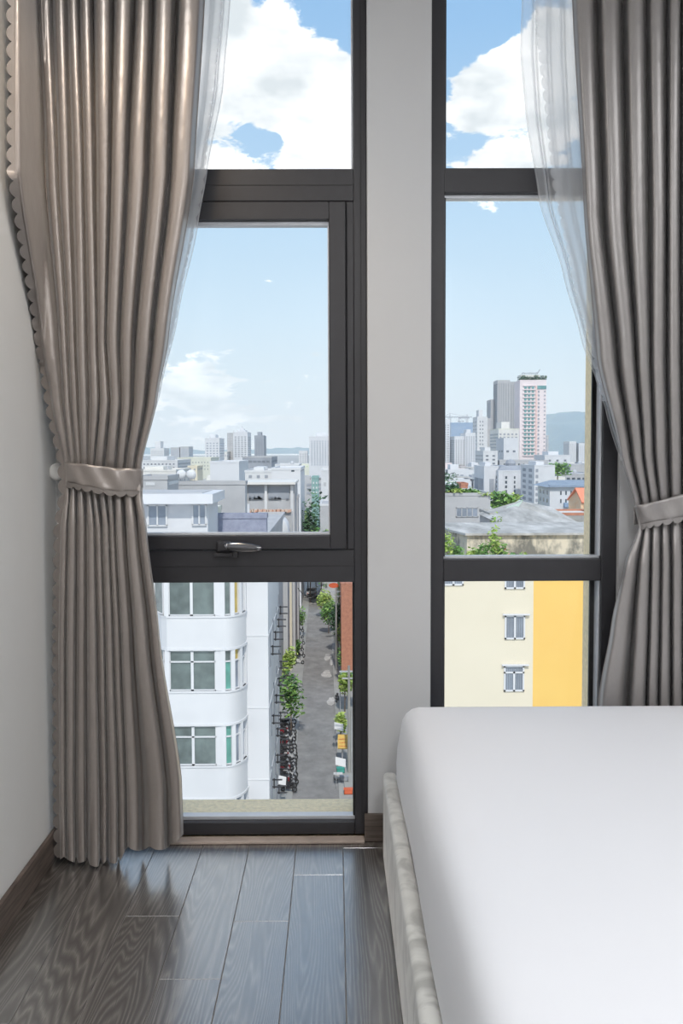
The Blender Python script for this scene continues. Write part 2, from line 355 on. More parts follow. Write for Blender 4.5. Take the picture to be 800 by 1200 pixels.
# outer skin with its cream stucco returns, and the ledge below the windows
xr_rev = at(697.5, 560, 3.37).x
MB().box(xr_rev, XR, 3.37, YO, -3.2, CEIL).build('stucco_return', M['stucco'], fw)
MB().box(xp0 - .012, xp1 + .004, 3.37, YO - .1, 0, CEIL).build('stucco_return', M['stucco'], fw)
lz = at(300, 955, 3.36).z
MB().box(XL, XR, 3.37, YO + .0, lz - .12, lz).build('window_ledge', M['stucco'], fw, bevel=.006)
MB().box(XL, XR, YF, 3.37, -.12, -.001).build('wall_foot', M['stucco'], fw)

# floor: slab and single planks
fl = struct(MB().box(XL, XR, YB, YF, -.12, -.0032), 'floor', M['gap'])
PWD = .1533
meshes = {}
def plank(x0, y0, y1):
    L_ = round(y1 - y0, 3)
    if L_ < .02: return
    if L_ not in meshes:
        mb = MB(); g = .0007; b = .0009; w = PWD
        o_ = [(g, g), (w - g, g), (w - g, L_ - g), (g, L_ - g)]
        i_ = [(g + b, g + b), (w - g - b, g + b), (w - g - b, L_ - g - b), (g + b, L_ - g - b)]
        v = [(x, y, -.0034) for x, y in o_] + [(x, y, -.0015) for x, y in o_] + [(x, y, 0) for x, y in i_]
        fs = [(i, (i + 1) % 4, 4 + (i + 1) % 4, 4 + i) for i in range(4)] + [(4 + i, 4 + (i + 1) % 4, 8 + (i + 1) % 4, 8 + i) for i in range(4)] + [(8, 9, 10, 11)]
        mb.add(v, fs); me = bpy.data.meshes.new('plank'); me.from_pydata(mb.v, [], mb.f); me.materials.append(M['oak']); meshes[L_] = me
    o = bpy.data.objects.new('plank', meshes[L_]); col.objects.link(o); o.parent = fl; o.location = (x0, y0, 0)
x0 = -.744 - PWD
joints = {0: 2.2, 1: .9, 2: 1.5, 3: 2.385, 4: 2.685, 5: 2.985}
for i in range(24):
    x = x0 + i * PWD
    if x + PWD > XR + .02: break
    j = joints.get(i, rnd.uniform(1.9, 3.1)); ys = [j]
    while ys[0] > YB: ys.insert(0, ys[0] - 1.22)
    ys[0] = YB; ys.append(YF + .0)
    if j + 1.22 < YF: ys.insert(-1, j + 1.22)
    for a, b in zip(ys, ys[1:]): plank(x, a, b)
def board(x0, x1, y0, y1, h, name, mat): return struct(MB().box(x0, x1, y0, y1, .0005, h), name, mat, bevel=.003)
board(XL, XL + .013, YB, YF, .095, 'baseboard_left', M['wood'])
board(xp0 - .012, xp1, YF - .013, YF, .095, 'baseboard_front', M['wood'])
board(W2[1], XR, YF - .013, YF, .095, 'baseboard_right', M['wood'])
struct(MB().box(XL, xp0 - .012, YF - .028, YF + .02, .0005, .011), 'trim_1', M['thresh'], bevel=.003)

# ------------------------------------------------------------------ windows
def frame_bar(mb, x0, x1, z0, z1, y0=3.275, y1=3.37): return mb.box(x0, x1, y0, y1, z0, z1)
def window(n, x0, x1):
    w = empty('window_%d' % n, (x0, 3.32, 0), kind='structure')
    return w
def bar(root, name, x0, x1, y0, y1, z0, z1, mat='frame', bev=.003, parent=None):
    p = parent or root; l = root.location + (p.location if p is not root else Vector())
    o = MB().box(x0 - l.x, x1 - l.x, y0 - l.y, y1 - l.y, z0 - l.z, z1 - l.z).build(name, M[mat], p, bevel=bev)
    return o
def Z(py, Y=3.275, px=400): return at(px, py, Y).z
def X(px, py, Y=3.275): return at(px, py, Y).x
# window 1: fixed top light, opening sash, fixed bottom light
w1 = window(1, W1[0], W1[1])
xr = X(416, 450) ; xr = X(414.5, 450)
z_sill = Z(963); z_t2b, z_t2t = Z(682), Z(644); z_t1b, z_t1t = Z(236), Z(198)
xl = W1[0] + .045
jr = bar(w1, 'jamb', xr, W1[1], 3.275, 3.37, 0.012, HEAD)
bar(w1, 'jamb', W1[0], xl, 3.275, 3.37, 0.012, HEAD)
bar(w1, 'jamb_groove', xr + .022, xr + .0245, 3.2735, 3.276, 0.05, HEAD - .05, 'gasket', 0)
bar(w1, 'head_rail', xl, xr, 3.275, 3.37, HEAD - .045, HEAD)
bar(w1, 'bottom_rail', xl, xr, 3.275, 3.37, .012, z_sill)
bar(w1, 'transom', xl, xr, 3.272, 3.37, z_t1b, z_t1t)
bar(w1, 'transom', xl, xr, 3.272, 3.37, z_t2b, z_t2t - .001)
for pz in (Z(217), Z(663)): bar(w1, 'transom_groove', xl, xr, 3.2705, 3.273, pz - .0012, pz + .0012, 'gasket', 0)
bar(w1, 'glazing_bead', xl, xr, 3.30, 3.338, z_sill, z_sill + .012, 'bead', .001)
bar(w1, 'glazing_bead', xr - .006, xr, 3.30, 3.338, z_sill + .012, z_t2b, 'gasket', .001)
bar(w1, 'glazing_bead', xr - .006, xr, 3.30, 3.338, z_t1t, HEAD - .045, 'bead', .001)
bar(w1, 'glass_pane', xl, xr, 3.338, 3.344, z_sill + .002, z_t2b, 'glass', 0)
bar(w1, 'glass_pane', xl, xr, 3.338, 3.344, z_t1t, HEAD - .045, 'glass', 0)
# sash
sx1 = X(405, 450); sx0 = xl; sgx1 = X(386, 450, 3.27)
sz0, sz1 = z_t2t, z_t1b; sgz0, sgz1 = Z(627, 3.27), Z(258, 3.27)
bar(w1, 'jamb', sx1 + .003, xr, 3.275, 3.37, sz0, sz1)
sash = empty('sash', (0, 0, 0), parent=w1)
def sb(name, *a, mat='frame', bev=.003): return bar(w1, name, *a, mat=mat, bev=bev, parent=sash)
sb('sash_stile', sgx1, sx1, 3.262, 3.345, sz0 + .003, sz1 - .003)
sb('sash_stile', sx0 + .003, sx0 + .06, 3.262, 3.345, sz0 + .003, sz1 - .003)
sb('sash_rail', sx0 + .06, sgx1, 3.262, 3.345, sz0 + .003, sgz0)
sb('sash_rail', sx0 + .06, sgx1, 3.262, 3.345, sgz1, sz1 - .003)
sb('glazing_bead', sx0 + .06, sgx1, 3.285, 3.318, sgz0, sgz0 + .008, mat='bead', bev=.001)
sb('glazing_bead', sx0 + .06, sgx1, 3.285, 3.318, sgz1 - .014, sgz1, mat='bead', bev=.002)
sb('glazing_bead', sgx1 - .005, sgx1, 3.285, 3.318, sgz0 + .008, sgz1 - .014, mat='bead', bev=.001)
sb('glass_pane', sx0 + .06, sgx1, 3.318, 3.324, sgz0 + .006, sgz1 - .01, mat='glass', bev=0)
bar(w1, 'sash_gap', sx1 - .001, sx1 + .004, 3.28, 3.36, sz0, sz1, 'gasket', 0)
# handle: rose, spindle block, long lever
hp = at(262, 641, 3.262)
def handle():
    root = w1.location
    mb = MB(); c = at(262, 640, 3.25) - root
    mb.obox((c.x, c.y, c.z), .046, .022, .034)
    o = mb.build('handle_base', M['frame'], sash, bevel=.006, seg=3)
    mb = MB(); a = at(263, 640, 3.225) - root
    mb.tube((a.x, 3.25 - root.y, a.z), (a.x, 3.21 - root.y, a.z), .011, n=14); mb.build('spindle', M['frame'], sash, smooth=False)
    mb = MB(); prof = []
    p = at(263, 640, 3.21) - root; q = at(307, 643, 3.205) - root; n = 12; ring = 12; v = []
    for i in range(n + 1):
        t = i / n; c = p.lerp(q, t); wz = .0085 + .0075 * math.sin(math.pi * min(1, t * 1.02) ** .8); wy = .0065
        if i == n: wz *= .25; wy *= .3
        if i == 0: wz *= .7
        for k in range(ring):
            th = 2 * math.pi * k / ring; v.append((c.x, c.y + wy * math.cos(th), c.z + wz * math.sin(th)))
    fs = [(j * ring + k, j * ring + (k + 1) % ring, (j + 1) * ring + (k + 1) % ring, (j + 1) * ring + k) for j in range(n) for k in range(ring)]
    fs += [tuple(range(ring)), tuple(range(n * ring, (n + 1) * ring))[::-1]]
    mb.add(v, fs); mb.build('lever', M['chrome'], sash, smooth=True, label='glossy dark lever of the sash handle')
    mb = MB(); c = at(262, 650, 3.25) - root; mb.obox((c.x, c.y, c.z), .06, .014, .012); c = at(276, 650, 3.25) - root; mb.obox((c.x, c.y - .003, c.z), .016, .016, .018)
    mb.build('strike_plate', M['frame'], sash, bevel=.002)
handle()
# window 2: fixed top, middle and bottom lights
w2 = window(2, W2[0], W2[1])
x2l = X(520, 500); x2r = X(705.5, 560)
bar(w2, 'jamb', W2[0], x2l, 3.275, 3.37, 0.012, HEAD)
bar(w2, 'jamb', x2r, W2[1], 3.275, 3.37, 0.012, HEAD)
zt = Z(197); zb = Z(226); zm1, zm0 = Z(656), Z(682)
bar(w2, 'head_rail', x2l, x2r, 3.275, 3.37, HEAD - .045, HEAD)
bar(w2, 'bottom_rail', x2l, x2r, 3.275, 3.37, .012, z_sill)
bar(w2, 'transom', x2l, x2r, 3.275, 3.37, zb, zt)
bar(w2, 'transom', x2l, x2r, 3.275, 3.37, zm0, zm1)
bar(w2, 'glazing_bead', x2l, x2r, 3.300, 3.338, zb - .012, zb, 'bead', .002)
bar(w2, 'glazing_bead', x2l, x2r, 3.300, 3.338, zm1, zm1 + .008, 'bead', .001)
for za, zb_ in ((z_sill, zm0), (zm1 + .008, zb - .012), (zt, HEAD - .045)):
    bar(w2, 'glazing_bead', x2r - .006, x2r, 3.290, 3.338, za, zb_, 'bead', .001)
    bar(w2, 'glazing_bead', x2l, x2l + .006, 3.290, 3.338, za, zb_, 'frame', .001)
    bar(w2, 'glass_pane', x2l, x2r, 3.338, 3.344, za, zb_, 'glass', 0)
    bar(w2, 'gasket', x2r - .02, x2r - .006, 3.338, 3.352, za, zb_, 'gasket', 0)

# ------------------------------------------------------------------ curtains
def lerp_tab(tab, y):
    if y <= tab[0][0]: return tab[0][1]
    for (a, va), (b, vb) in zip(tab, tab[1:]):
        if y <= b:
            t = (y - a) / (b - a); t = t * t * (3 - 2 * t) * .35 + t * .65
            return [p + (q - p) * t for p, q in zip(va, vb)]
    return tab[-1][1]
def curtain(name, tab, hem, label, mat, Yc, ymap=None, cat='curtain', n_rows=230, sub=9, amp=1.0, top_py=-75, scal=None, hem_scallop=True, mat_trim=None, bottom=1000, seed=1, amax=.042, tie=None):
    """tab: [(py, [px of edge, ridge, valley, ridge ... edge])]; ridges at odd indices."""
    rr = random.Random(seed); nc = len(tab[0][1]); jit = [rr.uniform(.8, 1.2) for _ in range(nc)]
    root = empty(name, (at(tab[-1][1][0], bottom, Yc).x, Yc, 0), label=label, cat=cat)
    V = []; rows = n_rows
    edgeL = []; edgeR = []; bot = []
    for r in range(rows + 1):
        s = r / rows; py = top_py + (bottom - top_py) * s
        cols = lerp_tab(tab, py); row = []
        xs = [X(p, py, Yc) for p in cols]
        depth = []
        for i in range(nc):
            gap = ((xs[i] - xs[i - 1]) if i else (xs[1] - xs[0])); gap2 = (xs[i + 1] - xs[i]) if i < nc - 1 else gap
            a = min(amax, .62 * (gap + gap2) * .5 * 3.6) * amp * jit[i] * (1 - .6 * math.exp(-((py - (tie or -999)) / 26) ** 2))
            depth.append(-a if i % 2 else a * .8)
        depth[0] = -.2 * abs(depth[0]); depth[-1] = .1 * abs(depth[-1])
        for i in range(nc - 1):
            US = (0, .17, .34, .5, .64, .75, .84, .91, .96, 1)
            hw = abs(xs[i + 1] - xs[i])
            for k in range(9 + (1 if i == nc - 2 else 0)):
                # round at the ridge, a narrow slit in the valley
                if i % 2: u = t = US[k]; d0, d1 = depth[i], depth[i + 1]
                else: u = US[9 - k]; t = 1 - u; d0, d1 = depth[i + 1], depth[i]
                tot = d1 - d0; rnd_ = min(hw, abs(tot) * .5, .03) * (1 - math.sqrt(max(0, 1 - (.96 * u) ** 2)))
                v_ = max(0, (u - .55) / .45); e = v_ * v_ * (3 - 2 * v_)
                dy = d0 + rnd_ + (tot - rnd_) * e
                pxl = cols[i] + (cols[i + 1] - cols[i]) * t
                yy = Yc + dy
                if ymap: yy += ymap(pxl, py)
                row.append((pxl, py, yy, i + t))
        V.append(row)
    nn = len(V[0]); verts = []
    arc = [0]
    for k in range(1, nn):
        a, b = V[-1][k - 1], V[-1][k]
        pa, pb = at(a[0], a[1], a[2]), at(b[0], b[1], b[2]); arc.append(arc[-1] + math.hypot(pb.x - pa.x, pb.y - pa.y))
    for r in range(rows + 1):
        for k in range(nn):
            pxl, py, yy, ci = V[r][k]
            if hem:
                hp_ = lerp_tab(hem, ci)[0]
                if py > 600: py = 600 + (py - 600) * (hp_ - 600) / (bottom - 600)
            p = at(pxl, py, yy)
            if ymap is not None and p.x < XL + .006: p.x = XL + .006 + .002 * math.sin(ci * 9)
            z = p.z
            if r == rows and hem_scallop: z -= .016 * abs(math.sin(pxl * math.pi / 25)) ** .7
            verts.append((p.x - root.location.x, p.y - root.location.y, max(z, .004)))
    fs = [(r * nn + k, r * nn + k + 1, (r + 1) * nn + k + 1, (r + 1) * nn + k) for r in range(rows) for k in range(nn - 1)]
    mb = MB(); mb.add(verts, fs)
    o = mb.build('drape', mat, root, smooth=True)
    if hem_scallop:
        tv = [verts[k] for k in range(nn)]; hb = MB()
        hb.add([(a, b - .004, c + .002) for a, b, c in tv] + [(a, b - .004, c - .055) for a, b, c in tv], [(k, k + 1, nn + k + 1, nn + k) for k in range(nn - 1)])
        hb.build('heading_tape', mat, root, smooth=True)
    # scalloped border sewn along the free edges
    for side in (scal or ''):
        mb = MB(); pts = [Vector(verts[r * nn + (0 if side == 'L' else nn - 1)]) for r in range(rows + 1)]
        inn = [Vector(verts[r * nn + (2 if side == 'L' else nn - 3)]) for r in range(rows + 1)]
        L_ = 0; fine = []
        for a, b, ia, ib in zip(pts, pts[1:], inn, inn[1:]):
            for q in range(4):
                t = q / 4; c = a.lerp(b, t); ci_ = ia.lerp(ib, t)
                fine.append((c, (c - ci_).normalized(), L_ + (b - a).length * t))
            L_ += (b - a).length
        vv = []
        for c, d, l in fine:
            w_ = .004 + .017 * abs(math.sin(l * math.pi / .046)) ** .6
            if side == 'L': d = (d * .4 + Vector((-1, -.3, 0)) * .6).normalized()
            q0 = c - d * .006; q1 = c + d * w_
            if q1.x + root.location.x < XL + .004: q1.x = XL + .004 - root.location.x; 
            vv += [q0, c.lerp(q1, .3), q1]
        n = len(fine)
        mb.add(vv, [(3 * j + k, 3 * j + k + 1, 3 * j + k + 4, 3 * j + k + 3) for j in range(n - 1) for k in range(2)])
        mb.build('scalloped_edge', mat_trim or mat, root, smooth=True)
    return root, V

TL = [(-80, [16, 32, 43, 51, 59, 68, 77, 83.5, 91, 99, 107, 119, 131, 143, 158, 169, 182, 196, 209, 226, 243]),
      (0,   [16, 33, 45, 53, 61, 70, 79, 85, 93, 100, 109, 120, 133, 143, 158, 168, 179, 193, 206, 223, 240]),
      (200, [17, 33, 53, 61, 68, 75, 84, 91.7, 98, 104, 112, 121, 130, 138, 150, 160, 174, 187, 199, 212, 228]),
      (400, [47, 57, 69, 74, 79, 84, 89, 95, 102, 109, 114, 119.6, 124, 131.6, 140, 148, 158, 169, 178, 187, 197]),
      (470, [59, 66, 73, 78, 82, 87, 92, 97, 104, 111, 117, 122, 129, 135, 142, 148, 156, 164, 171, 178, 184]),
      (545, [75, 78, 81, 84.5, 88.5, 92, 95.5, 99, 103, 107, 111, 115.5, 123, 130, 136, 141, 147, 153, 158, 162, 166]),
      (578, [76, 79, 81.5, 85, 89, 94, 99, 104, 107, 110, 115, 120, 124, 128, 133, 138, 144, 150, 156, 162, 166.5]),
      (620, [70, 75, 79, 84, 90, 95, 101, 107, 111, 115, 119, 124, 128, 131, 135, 139, 147, 153, 161, 168, 172]),
      (760, [68, 72, 77, 82, 89, 95, 101, 108, 114, 119, 123, 128, 133, 137, 141, 147, 156, 165, 175, 183, 187]),
      (945, [69, 73, 77, 82, 88, 95, 101.5, 110.6, 117.4, 122, 126, 133, 139, 143, 148, 153, 167, 185, 196, 205, 213]),
      (1010, [70, 74, 78, 83, 89, 96, 102, 111, 118, 122, 126, 133, 139, 143, 148, 154, 167, 185, 197, 207, 215])]
hemL = [(0, [1003]), (3, [1004]), (7, [1010]), (11, [1007]), (12.5, [1003]), (14, [992]), (18, [990]), (20, [972])]
def ymapL(px, py):
    # the outer border lies forward along the side wall near the top
    k = max(0, min(1, (52 - px) / 34)) if py < 560 else 0
    s = max(0, min(1, (560 - py) / 220))
    return -.31 * k * s - (.0 if py < 560 else 0)
cl, VL = curtain('curtain', TL, hemL, 'taupe satin blackout drape beside the opening window, lit warm near the top', M['satin'], 3.09, ymapL, scal='L', mat_trim=M['trim'], bottom=1010, n_rows=260, seed=3, amax=.058, tie=560)
TR = [(-80, [668, 683, 698, 713, 728, 744, 756, 767, 781, 791, 799, 808, 820, 832, 845, 858, 870, 885, 900]),
      (0,   [670, 684, 699, 714, 729, 745, 757, 768, 781, 791, 798, 808, 820, 832, 845, 858, 870, 885, 900]),
      (250, [684, 693, 706, 721, 734, 747, 760, 772, 781, 789, 797, 806, 817, 828, 840, 850, 862, 876, 890]),
      (420, [699, 711, 723, 735, 745, 753.5, 762, 770, 781, 789, 798, 805, 815, 825, 835, 845, 856, 868, 880]),
      (530, [726, 731, 739, 747, 753, 759, 766, 773, 783, 791, 799, 806, 815, 823, 831, 840, 850, 860, 868]),
      (595, [744, 747, 752, 757, 762, 767, 773, 778, 785, 792, 799, 806, 813, 820, 828, 836, 844, 852, 860]),
      (618, [748, 751, 754, 758, 763, 768, 774, 779, 785, 792, 799, 806, 813, 820, 828, 836, 844, 852, 860]),
      (660, [731, 738, 747, 755, 762, 767, 774, 780, 786, 793, 800, 807, 815, 823, 831, 840, 848, 857, 866]),
      (730, [716, 727, 741, 752, 760, 766, 773, 779, 786, 793, 800, 808, 817, 826, 836, 846, 856, 866, 876]),
      (816, [701, 717, 735, 749, 757, 764, 771, 778, 786, 793, 800, 809, 819, 830, 841, 852, 864, 876, 888]),
      (985, [690, 708, 727, 742, 752, 760, 768, 776, 785, 793, 801, 811, 822, 834, 846, 858, 870, 884, 898])]
cr_, VR = curtain('curtain', TR, None, 'grey satin blackout drape gathered behind the far corner of the bed', M['satin2'], 3.15, None, scal=None, bottom=985, n_rows=220, seed=5, amax=.05, tie=601)

def band(name, pts_top, pts_bot, Yc, bulge, label, mat, scallop=.005):
    """strap wrapped round the front of a gathered drape"""
    root = empty(name, (at(pts_top[0][0], pts_top[0][1], Yc).x, Yc, at(*pts_bot[0], Yc).z), label=label, cat='tieback')
    n = 60; m = 8; v = []
    for j in range(m + 1):
        for i in range(n + 1):
            t = i / n; a = math.pi * t
            def ip(P):
                s = t * (len(P) - 1); k = min(int(s), len(P) - 2); f = s - k
                return P[k][0] + (P[k + 1][0] - P[k][0]) * f, P[k][1] + (P[k + 1][1] - P[k][1]) * f
            # horizontal position follows a flattened arc
            tx, ty = ip(pts_top); bx, by = ip(pts_bot); s = j / m
            px, py = tx + (bx - tx) * s, ty + (by - ty) * s
            yy = Yc - bulge * math.sin(a) ** .45 - .003 * math.sin(9 * t + 2.5 * s) - .0025 * math.sin(23 * t - 4 * s)
            p = at(px, py, yy); z = p.z
            if j == m: z -= scallop * 2.2 * abs(math.sin(a * 3.6 + .4)) ** .6
            v.append(rel((p.x, p.y, z), root))
    mb = MB(); mb.add(v, [(j * (n + 1) + i, j * (n + 1) + i + 1, (j + 1) * (n + 1) + i + 1, (j + 1) * (n + 1) + i) for j in range(m) for i in range(n)])
    # back half of the loop
    v2 = []
    for i in range(n + 1):
        t = i / n; P0, P1 = pts_top[0], pts_top[-1]; px = P0[0] + (P1[0] - P0[0]) * t; py = P0[1] + (P1[1] - P0[1]) * t
        for dz in (0, 1):
            p = at(px, py + dz * 22, Yc + .05 * math.sin(math.pi * t) ** .5); v2.append(rel(p, root))
    mb.add(v2, [(2 * i, 2 * i + 1, 2 * i + 3, 2 * i + 2) for i in range(n)])
    o = mb.build('strap', mat, root, smooth=True)
    sol = o.modifiers.new('solid', 'SOLIDIFY'); sol.thickness = .0025; sol.offset = 1
    mb = MB(); v = []
    for i in range(n * 3 + 1):
        t = i / n / 3
        def ip(P):
            s = t * (len(P) - 1); k = min(int(s), len(P) - 2); f = s - k
            return P[k][0] + (P[k + 1][0] - P[k][0]) * f, P[k][1] + (P[k + 1][1] - P[k][1]) * f
        bx, by = ip(pts_bot); yy = Yc - bulge * math.sin(math.pi * t) ** .45 - .0045
        p = at(bx, by - .6, yy); q = at(bx, by + 1, yy)
        v += [rel(p, root), rel((q.x, q.y, q.z - .003 - .011 * abs(math.sin(t * math.pi * 7.5)) ** .6), root)]
    mb.add(v, [(2 * i, 2 * i + 1, 2 * i + 3, 2 * i + 2) for i in range(n * 3)])
    mb.build('scalloped_edge', M['trim'] if 'taupe' in label else mat, root, smooth=True)
    return root
band('curtain_tieback', [(75, 542), (100, 544), (135, 548.5), (167.5, 549.5)], [(77, 565), (100, 570), (135, 576), (167, 576)], 3.095, .052, 'taupe satin tieback strap with scalloped lower edge, round the drape beside the side wall', M['satin'])
band('curtain_tieback', [(742, 593), (770, 587.5), (800, 579), (862, 568)], [(749, 615.5), (770, 611), (800, 606), (862, 596)], 3.155, .046, 'grey satin tieback strap round the drape beyond the bed', M['satin2'], .003)
# round white holdback knobs
hk = empty('tieback_hook', at(68, 553, 3.2), label='round white holdback knob on the wall beside the taupe tieback', cat='hook')
MB().lathe((0, 0, 0), [(0, -.0), (.016, .0), (.026, .004), (.028, .010), (.024, .016), (.012, .019), (0, .02)], n=24, axis='Y').build('knob', M['plastic'], hk, smooth=True)
MB().tube((0, 0, 0), (0, .05, 0), .008, n=10).build('stem', M['plastic'], hk)

# sheers: one soft layer each, plus the turned-back layer with scalloped edge
def sheer(name, cols_tab, label, Yc, seed, bottom, scal_line=None):
    root, V = curtain(name, cols_tab, None, label, M['sheer'], Yc, None, cat='sheer curtain', n_rows=120, sub=6, amp=.5, bottom=bottom, seed=seed, hem_scallop=False, amax=.02)
    if scal_line:
        v = []; n = 330; root_l = root.location
        for i in range(n + 1):
            t = i / n; py = scal_line[0][0] + (scal_line[-1][0] - scal_line[0][0]) * t
            a, b = lerp_tab(scal_line, py); d = 1 if b > a else -1
            sc = 3.6 * abs(math.sin((py) * math.pi / 15)) ** .6
            for k in range(9):
                s = k / 8; px = a + (b - a) * s - (d * sc if k == 0 else 0)
                p = at(px, py, Yc - .03 - .006 * math.sin(s * 9 + py * .004)); v.append(tuple(p - root_l))
        mb = MB(); mb.add(v, [(i * 9 + k, i * 9 + k + 1, (i + 1) * 9 + k + 1, (i + 1) * 9 + k) for i in range(n) for k in range(8)])
        mb.build('scalloped_layer', M['sheer_dense'], root, smooth=True)
    return root
SR = [(-80, [613, 619, 628, 636, 644, 652, 660, 668, 676, 690, 720]), (0, [611, 617, 627, 635, 643, 651, 659, 667, 675, 690, 720]),
      (60, [609, 616, 626, 635, 643, 651, 660, 668, 677, 690, 720]), (130, [615, 622, 630, 638, 646, 654, 663, 671, 680, 695, 720]), (235, [631, 637, 643, 650, 656, 662, 670, 678, 686, 700, 724]),
      (320, [659, 663, 667, 672, 676, 681, 686, 692, 698, 708, 728]), (396, [680, 683, 686, 689, 692, 696, 700, 704, 709, 716, 732]),
      (450, [699, 701, 703, 705, 707, 709, 712, 715, 719, 725, 738]), (480, [709, 711, 713, 714, 716, 718, 720, 722, 725, 730, 742]), (600, [745, 747, 749, 751, 753, 755, 757, 760, 763, 768, 775])]
sheer('sheer_curtain', SR, 'white see-through voile hanging inside the grey drape across the fixed window', 3.21, 4, 600,
      [(-80, [628, 676]), (0, [628, 676]), (200, [648, 690]), (330, [673, 705]), (420, [697, 716]), (470, [708, 722])])
SL = [(-80, [225, 232, 239, 245, 251, 258, 264, 269, 273]), (0, [222, 230, 237, 243, 249, 255, 261, 266, 270]), (100, [214, 222, 229, 235, 241, 247, 253, 258, 262]),
      (200, [205, 211, 217, 223, 228, 232, 236, 240, 243]), (265, [198, 204, 209, 213, 218, 222, 226, 229, 232]), (370, [185, 189, 192, 195, 198, 201, 204, 207, 209]),
      (460, [165, 168, 171, 174, 177, 180, 183, 185, 188]), (545, [120, 126, 131, 136, 141, 146, 151, 156, 160])]
sheer('sheer_curtain', SL, 'white see-through voile with scalloped border behind the taupe drape', 3.185, 8, 545,
      [(-80, [259, 232]), (0, [258, 228]), (200, [238, 210]), (370, [205, 188]), (460, [184, 168])])

# ------------------------------------------------------------------ bed
BX0, BX1, BY0, BY1 = .148, 1.85, .95, 3.075
bed = empty('bed_frame', (BX0, BY0, 0), label='low bed base upholstered in pale grey crushed velvet under the mattress', cat='bed')
def bb(name, x0, x1, y0, y1, z0, z1, bev=.014, mat='velvet', wob=True):
    mb = MB(); l = bed.location; nx = max(1, int((x1 - x0) / .05)); ny = max(1, int((y1 - y0) / .05)); 
    bm = bmesh.new(); bmesh.ops.create_cube(bm, size=1)
    bmesh.ops.scale(bm, vec=(x1 - x0, y1 - y0, z1 - z0), verts=bm.verts)
    bmesh.ops.bevel(bm, geom=bm.edges[:], offset=bev, segments=4, affect='EDGES', profile=.5)
    bmesh.ops.translate(bm, vec=((x0 + x1) / 2 - l.x, (y0 + y1) / 2 - l.y, (z0 + z1) / 2 - l.z), verts=bm.verts)
    me = bpy.data.meshes.new(name); bm.to_mesh(me); bm.free(); me.materials.append(M[mat])
    for p in me.polygons: p.use_smooth = True
    o = bpy.data.objects.new(name, me); col.objects.link(o); o.parent = bed; return o
bb('side_rail', BX0, BX0 + .042, BY0, BY1, .012, .292)
bb('side_rail', BX1 - .05, BX1, BY0, BY1, .012, .292)
bb('end_rail', BX0 + .05, BX1 - .05, BY1 - .05, BY1, .012, .286)
bb('end_rail', BX0 + .05, BX1 - .05, BY0, BY0 + .05, .012, .286)
bb('slat_base', BX0 + .055, BX1 - .055, BY0 + .055, BY1 - .055, .14, .20, .004, 'wood')
for sx in (BX0 + .03, BX1 - .03):
    for sy in (BY0 + .05, BY1 - .05): bb('leg', sx - .02, sx + .02, sy - .02, sy + .02, .0, .02, .003, 'wood')
mt = empty('mattress', (1.0, 2.0, .2), label='thick mattress in a smooth white fitted sheet on the velvet bed base', cat='mattress')
def mattress():
    x0, x1, y0, y1, z0, z1 = .198, 1.795, 1.01, 3.02, .201, .532
    # rounded-box section swept round a rounded rectangle
    prof = [(-.006, 0.0), (-.004, .02), (.006, .06), (.012, .10), (.013, .15), (.010, .20), (.004, .24), (-.003, .28), (-.014, .300), (-.030, .314), (-.052, .323), (-.09, .328), (-.16, .331), (-.3, .333)]
    ring = []
    rc = .05
    for cx, cy, a0 in ((x1 - rc, y0 + rc, -90), (x1 - rc, y1 - rc, 0), (x0 + rc, y1 - rc, 90), (x0 + rc, y0 + rc, 180)):
        for k in range(9):
            a = R(a0 + 90 * k / 8); ring.append((cx, cy, math.cos(a), math.sin(a), 1 if cx > 1 else -1, 1 if cy > 2 else -1))
    full = []
    for i in range(len(ring)):
        a, b = ring[i], ring[(i + 1) % len(ring)]; full.append(a)
        d = math.hypot(b[0] + b[2] * rc - a[0] - a[2] * rc, b[1] + b[3] * rc - a[1] - a[3] * rc)
        if d > .2:
            for q in range(1, 24): t = q / 24; full.append(tuple(p + (s_ - p) * t for p, s_ in zip(a, b)))
    n = len(full); v = []
    for off, h in prof:
        for i, (cx, cy, dx, dy, qx, qy) in enumerate(full):
            o_ = off + .002 * math.sin(i * .45 + h * 9) * (1 if h < .3 else 0)
            r_ = rc + o_
            px_, py_ = cx + dx * r_, cy + dy * r_
            if r_ < 0: px_, py_ = cx + qx * r_, cy + qy * r_
            v.append((px_ - 1.0, py_ - 2.0, h + .001))
    fs = [(j * n + i, j * n + (i + 1) % n, (j + 1) * n + (i + 1) % n, (j + 1) * n + i) for j in range(len(prof) - 1) for i in range(n)]
    v.append((0, 0, .336)); ci_ = len(v) - 1; b_ = (len(prof) - 1) * n
    fs += [(b_ + i, b_ + (i + 1) % n, ci_) for i in range(n)]
    mb = MB(); mb.add(v, fs); mb.build('fitted_sheet', M['sheet'], mt, smooth=True)
    MB().box(x0 + .02 - 1, x1 - .02 - 1, y0 + .02 - 2, y1 - .02 - 2, .003, .30).build('mattress_core', M['sheet'], mt, bevel=.05, seg=4)
mattress()

